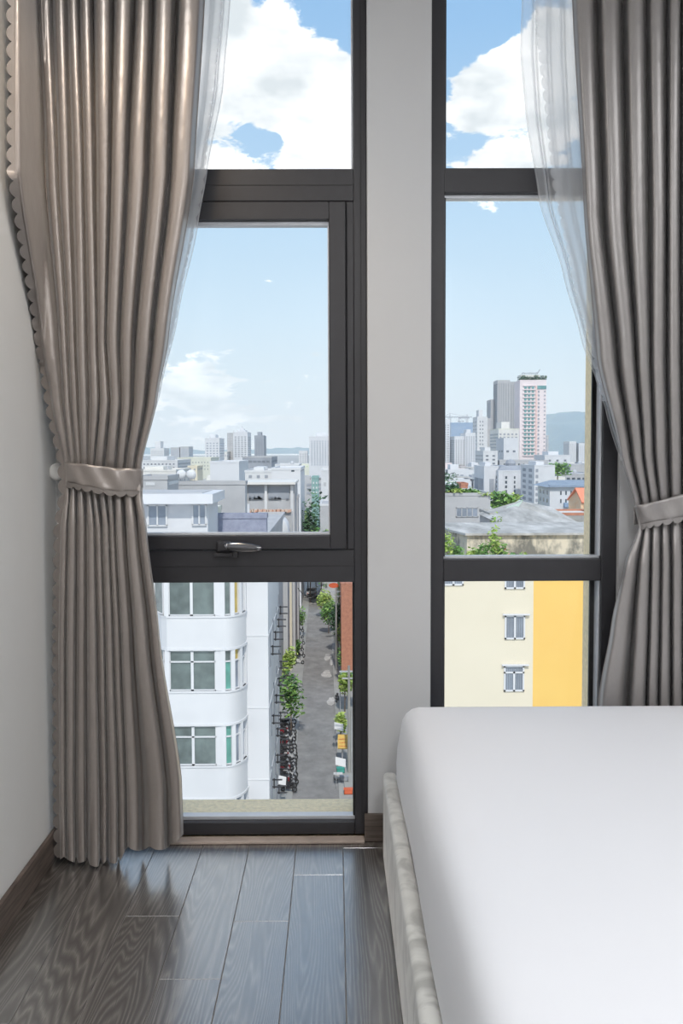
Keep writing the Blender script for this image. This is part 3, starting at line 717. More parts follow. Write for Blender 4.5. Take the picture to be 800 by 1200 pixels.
# ================================================================== OUTSIDE
G = -22.7
def clump(mb, c, rad, n, size, rs, flat=1.0, m=0):
    for _ in range(n):
        while True:
            d = Vector((rs.uniform(-1, 1), rs.uniform(-1, 1), rs.uniform(-1, 1)))
            if .15 < d.length < 1: break
        p = Vector(c) + Vector((d.x * rad[0], d.y * rad[1], d.z * rad[2]))
        a = Vector((rs.uniform(-1, 1), rs.uniform(-1, 1), rs.uniform(-.5, .5))).normalized(); b = a.cross(Vector((rs.uniform(-1, 1), rs.uniform(-1, 1), 1))).normalized()
        s = size * rs.uniform(.6, 1.3)
        mb.add([p - a * s, p + b * s * .5, p + a * s, p - b * s * .5], [(0, 1, 2, 3)], m)
def plant(name, base, h, rad, label, cat='tree', n=160, size=.25, mats='leaf', trunk=.08, group=None, seed=0, flower=None):
    rs = random.Random(seed or int(base[0] * 97 + base[1] * 13)); root = empty(name, base, label=label, cat=cat, group=group)
    mb = MB()
    for k in range(5):
        clump(mb, (rs.uniform(-.4, .4) * rad, rs.uniform(-.4, .4) * rad, h * rs.uniform(.5, .85)), (rad * .65, rad * .65, h * .28), n // 5, size, rs)
    mb.build('foliage', M[mats], root, kind='stuff')
    if trunk:
        t = MB(); t.tube((0, 0, 0), (0, 0, h * .6), trunk, trunk * .6, 6)
        for k in range(4):
            a = k * 1.7; t.tube((0, 0, h * (.3 + .07 * k)), (math.cos(a) * rad * .5, math.sin(a) * rad * .5, h * .7), trunk * .5, trunk * .25, 5)
        t.build('trunk', M['bark'], root)
    if flower:
        f = MB(); clump(f, (0, 0, h * .7), (rad, rad, h * .3), 14, size * .8, rs); f.build('blossom', M[flower], root, kind='stuff')
    return root
footprints = []
def wingrid(mb, x0, x1, z0, z1, y, rows, cols, ww=.5, wh=.5, m=0, d=.06, sill=None):
    cw = (x1 - x0) / cols; rh = (z1 - z0) / rows
    for i in range(cols):
        for j in range(rows):
            cx = x0 + (i + .5) * cw; cz = z0 + (j + .5) * rh
            mb.box(cx - cw * ww / 2, cx + cw * ww / 2, y - d, y + .02, cz - rh * wh / 2, cz + rh * wh / 2, m)
def sidegrid(mb, x, y0, y1, z0, z1, rows, cols, ww=.5, wh=.5, sgn=-1, m=0, d=.06):
    cw = (y1 - y0) / cols; rh = (z1 - z0) / rows
    for i in range(cols):
        for j in range(rows):
            cy = y0 + (i + .5) * cw; cz = z0 + (j + .5) * rh
            xa, xb = (x - d, x + .02) if sgn < 0 else (x - .02, x + d)
            mb.box(xa, xb, cy - cw * ww / 2, cy + cw * ww / 2, cz - rh * wh / 2, cz + rh * wh / 2, m)
def building(label, px0, px1, pyt, Y, dep, mat, rows=0, cols=0, wy=None, wx=None, wm='win', ww=.5, wh=.5, bands=False, cat='building', name='building', roof=None, tank=False, fins=0, band_mat=None, srows=None, ledge=0, group=None):
    a = at(px0, pyt, Y); b = at(px1, pyt, Y); x0, x1 = a.x, b.x; zt_ = (a.z + b.z) / 2
    root = empty(name, ((x0 + x1) / 2, Y + dep / 2, G), label=label, cat=cat, group=group); l = root.location
    footprints.append((x0 - .5, x1 + .5, Y - 1, Y + dep + 1))
    hx = (x1 - x0) / 2; hy = dep / 2; h = zt_ - G; s = Y / 1170.0   # metres per pixel
    MB().box(-hx, hx, -hy, hy, 0, h).build('wall', M[mat], root)
    pr = max(.25, s * .8); mb = MB()
    if roof != 'none':
        t = .18 + s * .25
        for q in ((-hx - t * .3, hx + t * .3, -hy - t * .3, -hy + t), (-hx - t * .3, hx + t * .3, hy - t, hy), (-hx - t * .3, -hx + t, -hy, hy), (hx - t, hx + t * .3, -hy, hy)):
            mb.box(*q, h - pr * .4, h + pr)
        mb.build('parapet', M[band_mat or mat], root)
    if rows:
        wz0 = at(px0, wy[1], Y).z - G if wy else 3; wz1 = at(px0, wy[0], Y).z - G if wy else h - 1
        wx0, wx1 = (at(wx[0], pyt, Y).x - l.x, at(wx[1], pyt, Y).x - l.x) if wx else (-hx * .9, hx * .9)
        mb = MB(); wingrid(mb, wx0, wx1, wz0, wz1, -hy, rows, cols, ww, wh, 0, .03 + s * .12)
        if abs(x0 + x1) > dep * .1:
            sc_ = srows or max(1, int(cols * dep / (x1 - x0) * .6)); sg = -1 if x0 > 0 else 1
            sidegrid(mb, -hx if sg < 0 else hx, -hy * .9, hy * .9, wz0, wz1, rows, sc_, ww, wh, sg, 0, .03 + s * .12)
        mb.build('windows', M[wm], root, kind='stuff')
        if bands:
            mb = MB(); rh = (wz1 - wz0) / rows
            for j in range(rows + 1): mb.box(wx0 - .1, wx1 + .1, -hy - .05 - s * .5, -hy, wz0 + j * rh - .12 - s * .1, wz0 + j * rh + .12 + s * .1)
            mb.build('balcony_slabs', M[band_mat or mat], root, kind='stuff')
    if fins:
        mb = MB()
        for i in range(fins + 1):
            xx = -hx + (2 * hx) * i / fins; mb.box(xx - s * .35, xx + s * .35, -hy - s * .8, -hy, 0, h)
        mb.build('fins', M[band_mat or mat], root, kind='stuff')
    if roof == 'house' or roof == 'house2':
        MB().box(-hx * .5, hx * .3, -hy * .5, hy * .6, h, h + s * (5 if roof == 'house' else 9)).build('stair_house', M[mat], root)
    if roof == 'spire':
        mb = MB(); mb.box(-hx * .6, hx * .6, -hy * .6, hy * .6, h, h + s * 3); mb.box(-hx * .3, hx * .3, -hy * .3, hy * .3, h + s * 3, h + s * 5); mb.tube((0, 0, h + s * 5), (0, 0, h + s * 10), s * .9, s * .1, 6)
        for k in (-.9, -.45, .45, .9): mb.tube((hx * k, -hy, h), (hx * k, -hy, h + s * 2.5), s * .8, s * .2, 4)
        mb.build('spire', M[mat], root)
    if tank:
        MB().lathe((hx * .3, 0, h), [(0, 0), (s * 2.2, 0), (s * 2.4, s), (s * 2.4, s * 3), (s * 1.6, s * 4.2), (0, s * 4.4)], n=12).build('water_tank', M['steel'], root)
    return root
B = building
# ---- ground, road, pavements
tag(MB().box(-2500, 2500, 40, 4500, G - 1, G).build('ground', M['ground']), kind='structure')
SD = Vector((-.012, 1, 0))                    # the street runs almost straight away
def sx(y): return -1.40 + (y - 68.5) * -.012
def strip(x0, x1, y0, y1, z0, z1, name, mat):
    pts = [(sx(y0) + x0, y0), (sx(y0) + x1, y0), (sx(y1) + x1, y1), (sx(y1) + x0, y1)]
    mb = MB().prism(pts, z0, z1); return tag(mb.build(name, M[mat]), kind='structure')
strip(-1.62, 1.62, 46, 520, G, G + .04, 'road', 'asphalt')
strip(-2.9, -1.62, 46, 520, G, G + .14, 'pavement', 'ground')
strip(1.62, 3.2, 46, 520, G, G + .14, 'pavement', 'ground')
rs = random.Random(11)
for px, py, w_, l_ in ((384, 770, 1.1, 4), (383, 790, 1.2, 4.5), (372, 705, 2.4, 7), (389, 775, .6, 5), (350, 830, .8, 5), (388, 822, 1.0, 4)):
    d = ray(px, py); p = Vector((0, 0, EYE)) + d * ((G + .05 - EYE) / d.z)
    pts = [(p.x + w_ * .5 * math.cos(a) * rs.uniform(.6, 1.1), p.y + l_ * .5 * math.sin(a) * rs.uniform(.6, 1.1)) for a in [k * math.pi / 6 for k in range(12)]]
    tag(MB().prism(pts, G + .04, G + .055).build('road_patch', M['patch']), kind='structure')

# ---- the white curved building across the yard
def ground_at(px, py, z=G):
    d = ray(px, py); return Vector((0, 0, EYE)) + d * ((z - EYE) / d.z)
Yb = 54.0
cb = empty('apartment_building', (-8, Yb + 6, G), label='white apartment block with curved corner bay and tall strip windows', cat='building')
cl_ = cb.location
xc = at(258, 780, Yb).x + .15; Rr = at(289, 780, 56).x - xc; xl_ = at(196, 780, Yb).x; xend = at(314.5, 800, 56).x
footprints.append((-22, xend + .6, 52, 76))
def bay_pts(off=0.0, n=14, inset=0.0):
    pts = [(xl_ - 1.2, Yb + 2.2 - 0), (xl_ - .35, Yb + .35 + inset)] if True else []
    pts += [(xl_, Yb + inset)]
    for k in range(n + 1):
        a = R(-90 + 90 * k / n); pts.append((xc + (Rr - inset) * math.cos(a), Yb + 2.0 + (2.0 - inset) * math.sin(a)))
    return pts
def ringwall(mb, z0, z1, inset=0, thick=.25):
    P = bay_pts(inset=inset)
    P = [(x - cl_.x, y - cl_.y) for x, y in P]
    back = [(P[-1][0], 2.0), (P[0][0], 2.0)]
    mb.prism(P + [(P[-1][0], -1.0), (P[0][0], -1.0)], z0 - G, z1 - G)
zw = [(at(220, 685 - 22, Yb).z, at(220, 722, Yb).z), (at(220, 762, Yb).z, at(220, 810, Yb).z), (at(220, 850.5, Yb).z, at(220, 897.5, Yb).z)]
fh = zw[1][1] - zw[2][1]
zw.append((zw[2][0] - fh, zw[2][1] - fh)); zw.append((zw[2][0] - 2 * fh, zw[2][1] - 2 * fh))
ztop = at(220, 656, Yb).z
zs = [ztop] + [z for p in zw for z in p] + [G]
for a, b in zip(zs[0::2], zs[1::2]):
    mb = MB(); ringwall(mb, b, a); o = mb.build('spandrel', M['white'], cb)
    mb = MB(); 
    if b > G + .1: 
        ringwall(mb, b - .02, b + .10, inset=-.05); mb.build('lintel_band', M['white'], cb)
    mb = MB(); ringwall(mb, a - .1, a, inset=-.05); mb.build('window_sill', M['white'], cb)
# window strips: each glazed light is a part with transom pane
def seg_window(P, Q, z0, z1, mats, name='window'):
    P = Vector((P[0] - cl_.x, P[1] - cl_.y, 0)); Q = Vector((Q[0] - cl_.x, Q[1] - cl_.y, 0)); d = (Q - P).normalized(); nrm = Vector((d.y, -d.x, 0)); L_ = (Q - P).length
    rz = math.atan2(d.y, d.x); c = (P + Q) / 2
    fr = .075; zt2 = z1 - (z1 - z0) * .29; mb = MB(); zc = (z0 + z1) / 2 - G
    for zz in (z0 - G + fr / 2, zt2 - G, z1 - G - fr / 2): mb.obox((c.x, c.y, zz), L_, .12, fr, rz)
    for e in (P + d * fr / 2, Q - d * fr / 2): mb.obox((e.x, e.y, zc), fr, .12, z1 - z0, rz)
    w = mb.build(name, M['white'], cb)
    inn = -nrm * .03
    MB().obox((c.x + inn.x, c.y + inn.y, (zt2 + z1) / 2 - G), L_ - fr, .03, z1 - zt2 - fr * .8, rz).build('glass_pane', M[mats[1]], w)
    MB().obox((c.x + inn.x, c.y + inn.y, (z0 + zt2) / 2 - G), L_ - fr, .03, zt2 - z0 - fr * .8, rz).build('glass_pane', M[mats[0]], w)
xw = [at(p, 790, Yb).x for p in (198, 225, 253)]
for f, (z1, z0) in enumerate(zw[:5]):
    I = .12
    seg_window((xw[0], Yb + I), (xw[1], Yb + I), z0, z1, ('rglass', 'rglass')); seg_window((xw[1], Yb + I), (xw[2], Yb + I), z0, z1, ('rglass', 'rglass'))
    angs = [(-88, -64), (-60, -38), (-34, -8)]
    mats = [('gteal' if f != 0 else 'rglass', 'rglass'), ('winl', 'gyel' if f < 2 else 'winl'), ('winl', 'winl')]
    if f == 0: mats[1] = ('gyel', 'gyel')
    if f == 2: mats[0] = ('gteal', 'gteal')
    for (a0, a1), mm in zip(angs, mats):
        p = [(xc + (Rr - I) * math.cos(R(a)), Yb + 2 + (2 - I) * math.sin(R(a))) for a in (a0, a1)]
        seg_window(p[0], p[1], z0, z1, mm)
    seg_window((xl_ - .95, Yb + 1.7), (xl_ - .2, Yb + .3), z0, z1, ('rglass', 'rglass'))
    for a in (-90, -62, -36, -4):
        mb = MB(); x_, y_ = xc + (Rr - .1) * math.cos(R(a)), Yb + 2 + (2 - .1) * math.sin(R(a)); mb.obox((x_ - cl_.x, y_ - cl_.y, (z0 + z1) / 2 - G), .24, .24, z1 - z0, R(a)); mb.build('mullion', M['white'], cb)
    MB().box(xw[2] - .02 - cl_.x, xc + .05 - cl_.x, Yb + .02 - cl_.y, Yb + .3 - cl_.y, z0 - G, z1 - G).build('pier', M['white'], cb)
    mb = MB(); mb.obox((xw[0] - .1 - cl_.x, Yb + .1 - cl_.y, (z0 + z1) / 2 - G), .25, .2, z1 - z0, 0); mb.build('mullion', M['white'], cb)
    # solid block coloured dark to stand for the dim room behind the glass
    MB().box(xl_ - 1.0 - cl_.x, xc + Rr * .55 - cl_.x, 1.0 - 6.0 + 1.2 - 0, 2, z0 - G, z1 - G).build('dark_room_block', M['dgrey'], cb)
MB().box(xl_ - 14 - cl_.x, xend - cl_.x, 56 - cl_.y, 67 - cl_.y, 0, ztop - G).build('wall', M['white'], cb)
for z1, z0 in zw[:4]:
    MB().box(xc + Rr - .1 - cl_.x, xend + .03 - cl_.x, 55.97 - cl_.y, 67.03 - cl_.y, z0 - G - 1.5, z0 - G - 1.44).build('string_course', M['white'], cb)
# iron brackets and slot windows down the street side
rowpx = [[(327, 715), (323, 730), (319, 745), (315.5, 762)], [(327, 779), (323, 799), (319.5, 819), (316, 843)], [(324.5, 839), (321, 858), (320.5, 889), (316, 918)], [(327, 870), (325, 905), (322, 925)]]
for row in rowpx:
    for px, py in row:
        Yq = xend * 1170 / (px - 392.3); Yq = max(56.6, min(66.5, Yq)); z = at(px, py, Yq).z - G
        r0 = Vector((xend - cl_.x, Yq - cl_.y, z)); mb = MB()
        for dz in (-.22, .22): mb.box(r0.x, r0.x + .62, r0.y - .05, r0.y + .05, r0.z + dz - .035, r0.z + dz + .035)
        mb.box(r0.x + .1, r0.x + .18, r0.y - .05, r0.y + .05, r0.z - .3, r0.z + .3); mb.build('iron_bracket', M['bars'], cb)
        MB().box(r0.x - .02, r0.x + .05, r0.y - .45, r0.y - .25, r0.z - .9, r0.z + 1.1).build('slot_window', M['dgrey'], cb)

# ---- yellow and cream apartment block below the fixed window
Yy = 56.0
yb = empty('yellow_building', (at(620, 740, Yy).x, Yy + 5, G), label='cream and yellow walled block with small barred windows close below the fixed window', cat='building')
l = yb.location; xk = at(624.5, 740, Yy).x; xa = at(500, 740, Yy).x; xb_ = at(760, 740, Yy).x; zt_ = at(600, 677, Yy).z
footprints.append((xa, xb_, 50, 68))
MB().box(xa - l.x, xk - l.x, -5, 5, 0, zt_ - G).build('cream_wall', M['cream'], yb)
MB().prism([(xk - l.x, -5.0), (xb_ - l.x, -6.6), (xb_ - l.x, 5), (xk - l.x, 5)], 0, zt_ - G).build('yellow_wall', M['yellow'], yb)
def small_window(px0, px1, py0, py1, top=False):
    a = at(px0, py1, Yy); b = at(px1, py0, Yy); x0_, x1_, z0_, z1_ = a.x - l.x, b.x - l.x, a.z - G, b.z - G
    mb = MB(); f_ = .09
    mb.box(x0_, x1_, -5.08, -4.98, z0_, z0_ + f_); mb.box(x0_, x1_, -5.08, -4.98, z1_ - f_, z1_); mb.box(x0_, x0_ + f_, -5.08, -4.98, z0_, z1_); mb.box(x1_ - f_, x1_, -5.08, -4.98, z0_, z1_)
    xm = (x0_ + x1_) / 2; zt2 = z1_ - .34 if top else z1_
    mb.box(xm - f_ * .6, xm + f_ * .6, -5.08, -4.98, z0_, zt2)
    if top: mb.box(x0_, x1_, -5.08, -4.98, zt2 - f_, zt2)
    mb.box(x0_ - .12, x1_ + .25, -5.2, -4.98, z1_ + .02, z1_ + .09)
    w = mb.build('window', M['white'], yb)
    MB().box(x0_ + f_, x1_ - f_, -5.02, -4.99, z0_ + f_, z1_ - f_).build('glass_pane', M['winl'], w)
    mb = MB(); n = 9
    for i in range(n): xx = x0_ + f_ + (x1_ - x0_ - 2 * f_) * (i + .5) / n; mb.box(xx - .016, xx + .016, -5.06, -5.03, z0_ + f_, z1_ - f_)
    mb.build('bars', M['dgrey'], w, kind='stuff')
small_window(591, 615, 721, 749); small_window(591, 615, 660, 690); small_window(590, 614, 780, 810, True); small_window(590, 614, 840, 868)
small_window(519, 543, 664, 686)
# terrace planting on that block
for i, (px, py, hh, mt_, fl_, lb) in enumerate([(524, 664, 1.5, 'leafy', None, 'lime green bush on the roof terrace beside the fixed window jamb'), (536, 668, 1.0, 'leaf', None, 'low green bush on the roof terrace by the pale wall end'),
        (556, 668, .9, 'leafy', None, 'small lime plant on the roof terrace before the stained wall'), (569, 668, 1.05, 'leaf', None, 'bushy green plant before the dark stain of the terrace wall'),
        (580, 668, 1.5, 'leafy', None, 'tall lime shrub rising before the stained wall'), (588, 668, 1.05, 'leaf', 'orangep', 'green shrub with orange blossom on the roof terrace'),
        (604, 670, .65, 'leaf', None, 'little green plant past the orange blossom shrub'), (618, 668, .7, 'leafy', None, 'lone lime tuft at the end of the terrace planting')]):
    p = at(px, py, 58); plant('potted_shrub', (p.x, 58 + .3 * (i % 3), zt_), (hh * 1.7), .6, lb, 'plant', 260, .13, mt_, .03, seed=40 + i, flower=fl_)
# ---- stained cream building behind it
st = empty('old_building', (at(610, 640, 72).x, 77, G), label='old building with stained cream wall and grey slab roof', cat='building'); l = st.location
xa, xb_ = at(547, 640, 72).x - l.x, at(760, 640, 72).x - l.x; zt_ = at(600, 627, 72).z - G; footprints.append((at(528, 640, 72).x, at(760, 640, 72).x, 71, 83))
xs_ = at(526, 627, 76).x - l.x
MB().prism([(xa, -5), (xb_, -5), (xb_, 5), (xs_, 5), (xs_, -1)], 0, zt_).build('stained_wall', M['dirty'], st)
MB().prism([(xa - .15, -5.3), (xb_, -5.3), (xb_, 5.4), (xs_ - .2, 5.4), (xs_ - .2, -1)], zt_, zt_ + .16).build('roof_slab', M['roofg'], st)
# ---- grey box house with long window
B('plain grey box house with one long window and plants on its roof', 508, 574, 580, 120, 14, 'lgrey', roof='p')
hw = bpy.data.objects[-1] if False else None
def long_window():
    root = [o for o in col.objects if o.get('label', '').startswith('plain grey box house')][0]; l = root.location; Y = 120
    a, b = at(534, 606, Y), at(560, 594.5, Y); x0_, x1_, z0_, z1_ = a.x - l.x, b.x - l.x, a.z - l.z, b.z - l.z
    mb = MB(); f_ = .1; mb.box(x0_, x1_, -7.1, -6.98, z0_, z0_ + f_); mb.box(x0_, x1_, -7.1, -6.98, z1_ - f_, z1_)
    for i in range(5): xx = x0_ + (x1_ - x0_ - f_) * i / 4; mb.box(xx, xx + f_, -7.1, -6.98, z0_, z1_)
    w = mb.build('window', M['lgrey'], root); MB().box(x0_ + .05, x1_ - .05, -7.04, -7.0, z0_ + .05, z1_ - .05).build('glass_pane', M['winl'], w)
long_window()
for i, (px, py, h_, mt_, lb) in enumerate([(524, 579, 1.7, 'leafd', 'dark leafy tree over the grey box house edge'), (533, 579, 1.2, 'leafy', 'lime shrub on the grey box house roof'), (550, 579, .9, 'leaf', 'low green shrub mid roof of the grey box house'), (566, 579, .55, 'leafy', 'small yellow green shrub at the roof corner of the grey box house'),
                                  (520, 566, 2.4, 'leafd', 'deep green tree crown behind the grey box house')]):
    p = at(px, py, 121 if i < 4 else 150); plant('roof_shrub', (p.x, p.y, p.z - .4), h_, 1.5 if i < 4 else 2.6, lb, 'plant', 340, .24, mt_, .04, seed=70 + i)
# red brick chimney-like house by the plants
B('small reddish roof room between the plants behind the grey box house', 540, 548, 568, 140, 5, 'redt', 1, 1, (571, 575))
# ---- shed with weathered roofs
sh = empty('shed', (at(625, 610, 98).x, 100, G), label='wide shed with weathered grey gable roof and pale green ridge sheet', cat='building'); l = sh.location
Ys = 92; xa, xm_, xb_ = at(586, 610, Ys).x - l.x, at(628, 610, Ys).x - l.x, at(672, 610, Ys).x - l.x
ze = at(620, 612, Ys).z - G; zr = at(628, 588, Ys + 6).z - G; ya, yc = Ys - 100, Ys - 100 + 13; footprints.append((xa + l.x, xb_ + l.x, Ys, Ys + 14))
MB().box(xa, xb_, ya, yc, 0, ze - .1).build('wall', M['lgrey'], sh)
mb = MB(); xo = xm_
xs0, xs1 = at(608, 600, Ys + 6).x - l.x, at(650, 600, Ys + 6).x - l.x
mb.add([(xa - .3, ya - .3, ze), (xb_ + .3, ya - .3, ze), (xb_ + .3, yc, ze), (xa - .3, yc, ze), (xs0, 6 - 8 + 2, zr - .5), (xm_, -2 + 2, zr), (xs1, 0, zr - .6)], [(0, 1, 6, 5, 4), (1, 2, 6), (2, 3, 4, 5, 6), (3, 0, 4), (0, 3, 2, 1)])
mb.build('roof', M['roofg'], sh)
mb = MB(); mb.add([(xs0 - .2, -.6, zr - 1.15), (xm_ + .2, -.4, zr + .02), (xm_ + .2, 1.4, zr + .04), (xs0 - 1.2, 1.0, zr - 1.0)], [(0, 1, 2, 3), (3, 2, 1, 0)]); mb.build('ridge_sheet', M['roofl'], sh)
mb = MB()
for i in range(9): xx = xa + (xb_ - xa) * (i + .5) / 9; mb.box(xx - .2, xx + .2, ya - .06, ya, ze - 1.7, ze - .5)
mb.build('louvres', M['grey'], sh, kind='stuff')
B('low grey roofed lean-to beside the shed', 574, 590, 604, 100, 7, 'roofg')
plant('street_tree', (at(582, 632, 84).x, 85, at(582, 634, 84).z - 2), 4.2, .9, 'lime green tree between the grey box house and the shed', 'tree', 260, .2, 'leafy', .08, seed=77)
B('long cream walled annexe with red tile edge beyond the shed', 652, 700, 603, 130, 8, 'offw', band_mat='redt')
# ---- orange-roofed house
oh = empty('orange_house', (at(690, 590, 170).x, 175, G), label='small peach house under a bright orange tiled gable roof', cat='house'); l = oh.location; Yo = 170
footprints.append((at(664, 590, Yo).x, at(712, 590, Yo).x, 169, 181))
def q_(px, py, Y): p = at(px, py, Y); return (p.x - l.x, p.y - l.y, p.z - l.z)
A_, P_, C_ = q_(664, 585, 177), q_(673.5, 571.5, 173.6), q_(681.5, 588.5, 170); D_, E_ = q_(712, 588.5, 170), q_(712, 571.5, 173.6); Bk = q_(712, 585, 177)
mb = MB(); mb.add([A_, P_, C_, D_, E_, Bk], [(1, 2, 3, 4), (1, 4, 5, 0)]); ro = mb.build('tiled_roof', M['orange'], oh)
so = ro.modifiers.new('solid', 'SOLIDIFY'); so.thickness = .25
a1, c1, d1 = q_(666, 585, 176.6), q_(680.5, 587, 170.4), q_(711, 587, 170.4); p1 = (P_[0] + .5, P_[1], P_[2] - .4)
mb = MB(); mb.add([a1, p1, c1, (c1[0], c1[1], 0), (a1[0], a1[1], 0), d1, (d1[0], d1[1], 0)], [(0, 1, 2, 3, 4), (2, 5, 6, 3)]); mb.build('wall', M['peach'], oh)
for px in (684, 689, 694):
    a = q_(px, 598, 170.3); b = q_(px + 2.2, 590.5, 170.3); MB().box(a[0], b[0], a[1] - .08, a[1] + .05, a[2], b[2]).build('window', M['redt'], oh)
# ---- blue-roofed white house
B('white two storey house with blue grey roof and blue balcony beyond the shed', 644, 702, 570, 240, 14, 'white', 2, 5, (573, 592), (654, 684), ww=.3, wh=.5, band_mat='broof')
bh = [o for o in col.objects if o.get('label', '').startswith('white two storey house with blue')][0]; l = bh.location
a = at(640, 571, 238); b = at(706, 563, 246)
mb = MB(); mb.add([(a.x - l.x, -8, a.z - G), (b.x - l.x, -8, a.z - G), (b.x - l.x, 4, b.z - G), (at(650, 563, 246).x - l.x, 4, b.z - G), (a.x - l.x, 8, a.z - G)], [(0, 1, 2, 3), (0, 3, 4)]); mb.build('roof', M['broof'], bh)
a = at(660, 594, 240); b = at(668, 589, 240); MB().box(a.x - l.x, b.x - l.x, -8.4, -7, a.z - G, b.z - G).build('balcony', M['blue'], bh)
# ---- mid-distance apartment buildings, fixed window
B('narrow white tower house with four window rows beside the white apartments', 626, 650, 546, 300, 22, 'white', 6, 1, (548, 590), (626, 632), 'grey', .5, .55, roof='house', tank=True)
B('white apartment building with grey vertical window strips and mansard roof', 584, 619, 552, 330, 24, 'white', 5, 3, (557, 584), (588, 617), 'win', .25, .6, fins=6, tank=False)
ap = [o for o in col.objects if o.get('label', '').startswith('white apartment building with grey')][0]
a = at(584, 552, 330); b = at(619, 552, 330); s_ = .28; hh = s_ * 6; hx = (b.x - a.x) / 2; h = a.z - G
mb = MB(); mb.add([(-hx, -12, h), (hx, -12, h), (hx, 12, h), (-hx, 12, h), (-hx * .7, -9, h + hh), (hx * .7, -9, h + hh), (hx * .7, 9, h + hh), (-hx * .7, 9, h + hh)], [(0, 1, 5, 4), (1, 2, 6, 5), (2, 3, 7, 6), (3, 0, 4, 7), (4, 5, 6, 7)]); mb.build('mansard_roof', M['grey'], ap)
MB().lathe((0, -6, h + hh), [(0, 0), (1.6, 0), (1.8, .8), (1.3, 1.8), (0, 2.2)], n=12).build('roof_dome', M['grey'], ap)
B('white wing with tall grey glazed strip beside the mansard apartments', 567, 584, 547, 335, 24, 'white', 1, 1, (560, 586), (573, 579), 'grey', .9, .9, roof='house')
plant('street_tree', (at(592, 590, 250).x, 255, at(592, 590, 250).z - 5), 7.2, 4, 'broad green tree at the foot of the mansard apartments', 'tree', 600, .8, 'leaf', .3, seed=90)
plant('street_tree', (at(603, 590, 250).x, 256, at(603, 590, 250).z - 5), 6.8, 4, 'second green tree under the mansard apartments, next to the shed ridge', 'tree', 500, .8, 'leafy', .3, seed=91)
B('long pale terrace block at the foot of the pink tower', 585, 642, 540, 520, 30, 'lgrey', 1, 9, (542, 548), None, 'win', .3, .6)
B('wide white block with small windows beside the pink tower', 638, 668, 534, 560, 30, 'white', 2, 3, (537, 548), None, 'winm', .3, .4, roof='house')
B('white slope fronted block between the pale tower and the orange sign block', 566, 583, 529, 520, 30, 'white2', 4, 2, (532, 550), None, 'winm', .4, .4, roof='house')
B('white blank party wall in front of the orange sign block', 590, 607, 514, 640, 30, 'white', 1, 2, (527, 531), None, 'winm', .4, .6)
B('stepped hotel block with orange band on its top', 584, 608, 503, 700, 40, 'offw', 8, 5, (507, 538), (584, 607), 'grey', .5, .5, roof='house2', band_mat='pyel')
B('white terraced block with long roof deck under the blue hill', 654, 702, 556, 350, 30, 'lgrey', 1, 7, (559, 563), None, 'win', .6, .6, tank=True)
B('plain grey block with water tanks at the foot of the far hill', 668, 700, 545, 430, 30, 'lgrey', 0, 0, tank=True)
plant('roof_tree', (at(652, 552, 300).x + 3, 312, at(652, 552, 300).z - 3), 5, 5, 'green roof trees behind the narrow white tower house', 'tree', 500, .6, 'leaf', .2, seed=95)
# towers
def pink_tower():
    r = B('tall pinkish white hotel tower with teal windows and rooftop greenery', 609, 640, 446, 800, 24, 'pink', 0, 0)
    l = r.location; Y = 800; mb = MB(); z0 = at(620, 534, Y).z - G; z1 = at(620, 452, Y).z - G
    x = [at(p, 490, Y).x - l.x for p in (613, 626, 628.5, 633, 634, 640)]
    wingrid(mb, x[0], x[1], z0, z1, -12, 18, 3, .62, .5, 0, .6); mb.build('windows', M['winteal'], r, kind='stuff')
    mb = MB(); wingrid(mb, x[2], x[3], z0, z1 - 3, -12, 17, 1, .4, .42, 0, .5); wingrid(mb, at(636, 490, Y).x - l.x, at(639.5, 490, Y).x - l.x, z0, z1 - 3, -12, 17, 1, .5, .3, 0, .4); mb.build('side_windows', M['grey'], r, kind='stuff')
    mb = MB(); rh = (z1 - z0) / 18
    for j in range(19): mb.box(x[0] - .6, x[1] + .6, -13.0, -12, z0 + j * rh - .35, z0 + j * rh + .35)
    mb.build('balcony_slabs', M['pink'], r, kind='stuff')
    MB().box(x[1] + .7, x[1] + 1.9, -12.7, -12, 0, z1).build('pink_stripe', M['rose'], r)
    MB().box(x[2] - .3, x[5] - .4, -12.6, -12, z1 - 2.6, z1).build('teal_band', M['winteal'], r)
    h = at(620, 446, Y).z - G; MB().box(-9, 6, -8, 8, h, h + 5).build('roof_house', M['offw'], r)
    mb = MB(); rs = random.Random(5)
    for k in range(26): clump(mb, (-10.5 + 21 * k / 25, -10, h + 1.5 + rs.uniform(-.5, 1.6)), (1.6, 2, 1.6), 22, .9, rs)
    mb.build('roof_plants', M['leafd'], r, kind='stuff')
    mb = MB()
    for k in range(12): xx = -7.5 + k * 1.1; mb.box(xx, xx + .3, -3, -2.6, h + 5, h + 6.6 + .8 * math.sin(k * 1.3))
    mb.box(-7.5, 5, -3.1, -2.6, h + 6.4, h + 6.9); mb.tube((5, -3, h + 6), (7.2, -3, h + 9.5), .4, .3, 5); mb.build('roof_railing', M['grey'], r)
pink_tower()
B('tall dark grey gridded twin tower', 583, 597, 446, 1100, 30, 'lgrey', 40, 9, (449, 540), None, 'dgrey', .6, .6, fins=5)
B('dark grey gridded tower slab directly behind the pink tower', 597.5, 610, 448, 1110, 30, 'lgrey', 40, 8, (451, 540), None, 'dgrey', .6, .6, fins=4)
B('slim grey tower shorter than its dark gridded neighbour', 575, 583, 469, 1120, 30, 'lgrey', 34, 5, (471, 545), None, 'grey', .5, .5, fins=3)
B('pale white tower with a raised roof block and one window column', 559, 571, 489, 820, 26, 'white2', 12, 2, (492, 545), (561, 567), 'winm', .4, .4, roof='house2')
B('narrow grey flank tower joined behind the pale white tower', 571, 574.5, 491, 840, 26, 'lgrey', 0, 0)
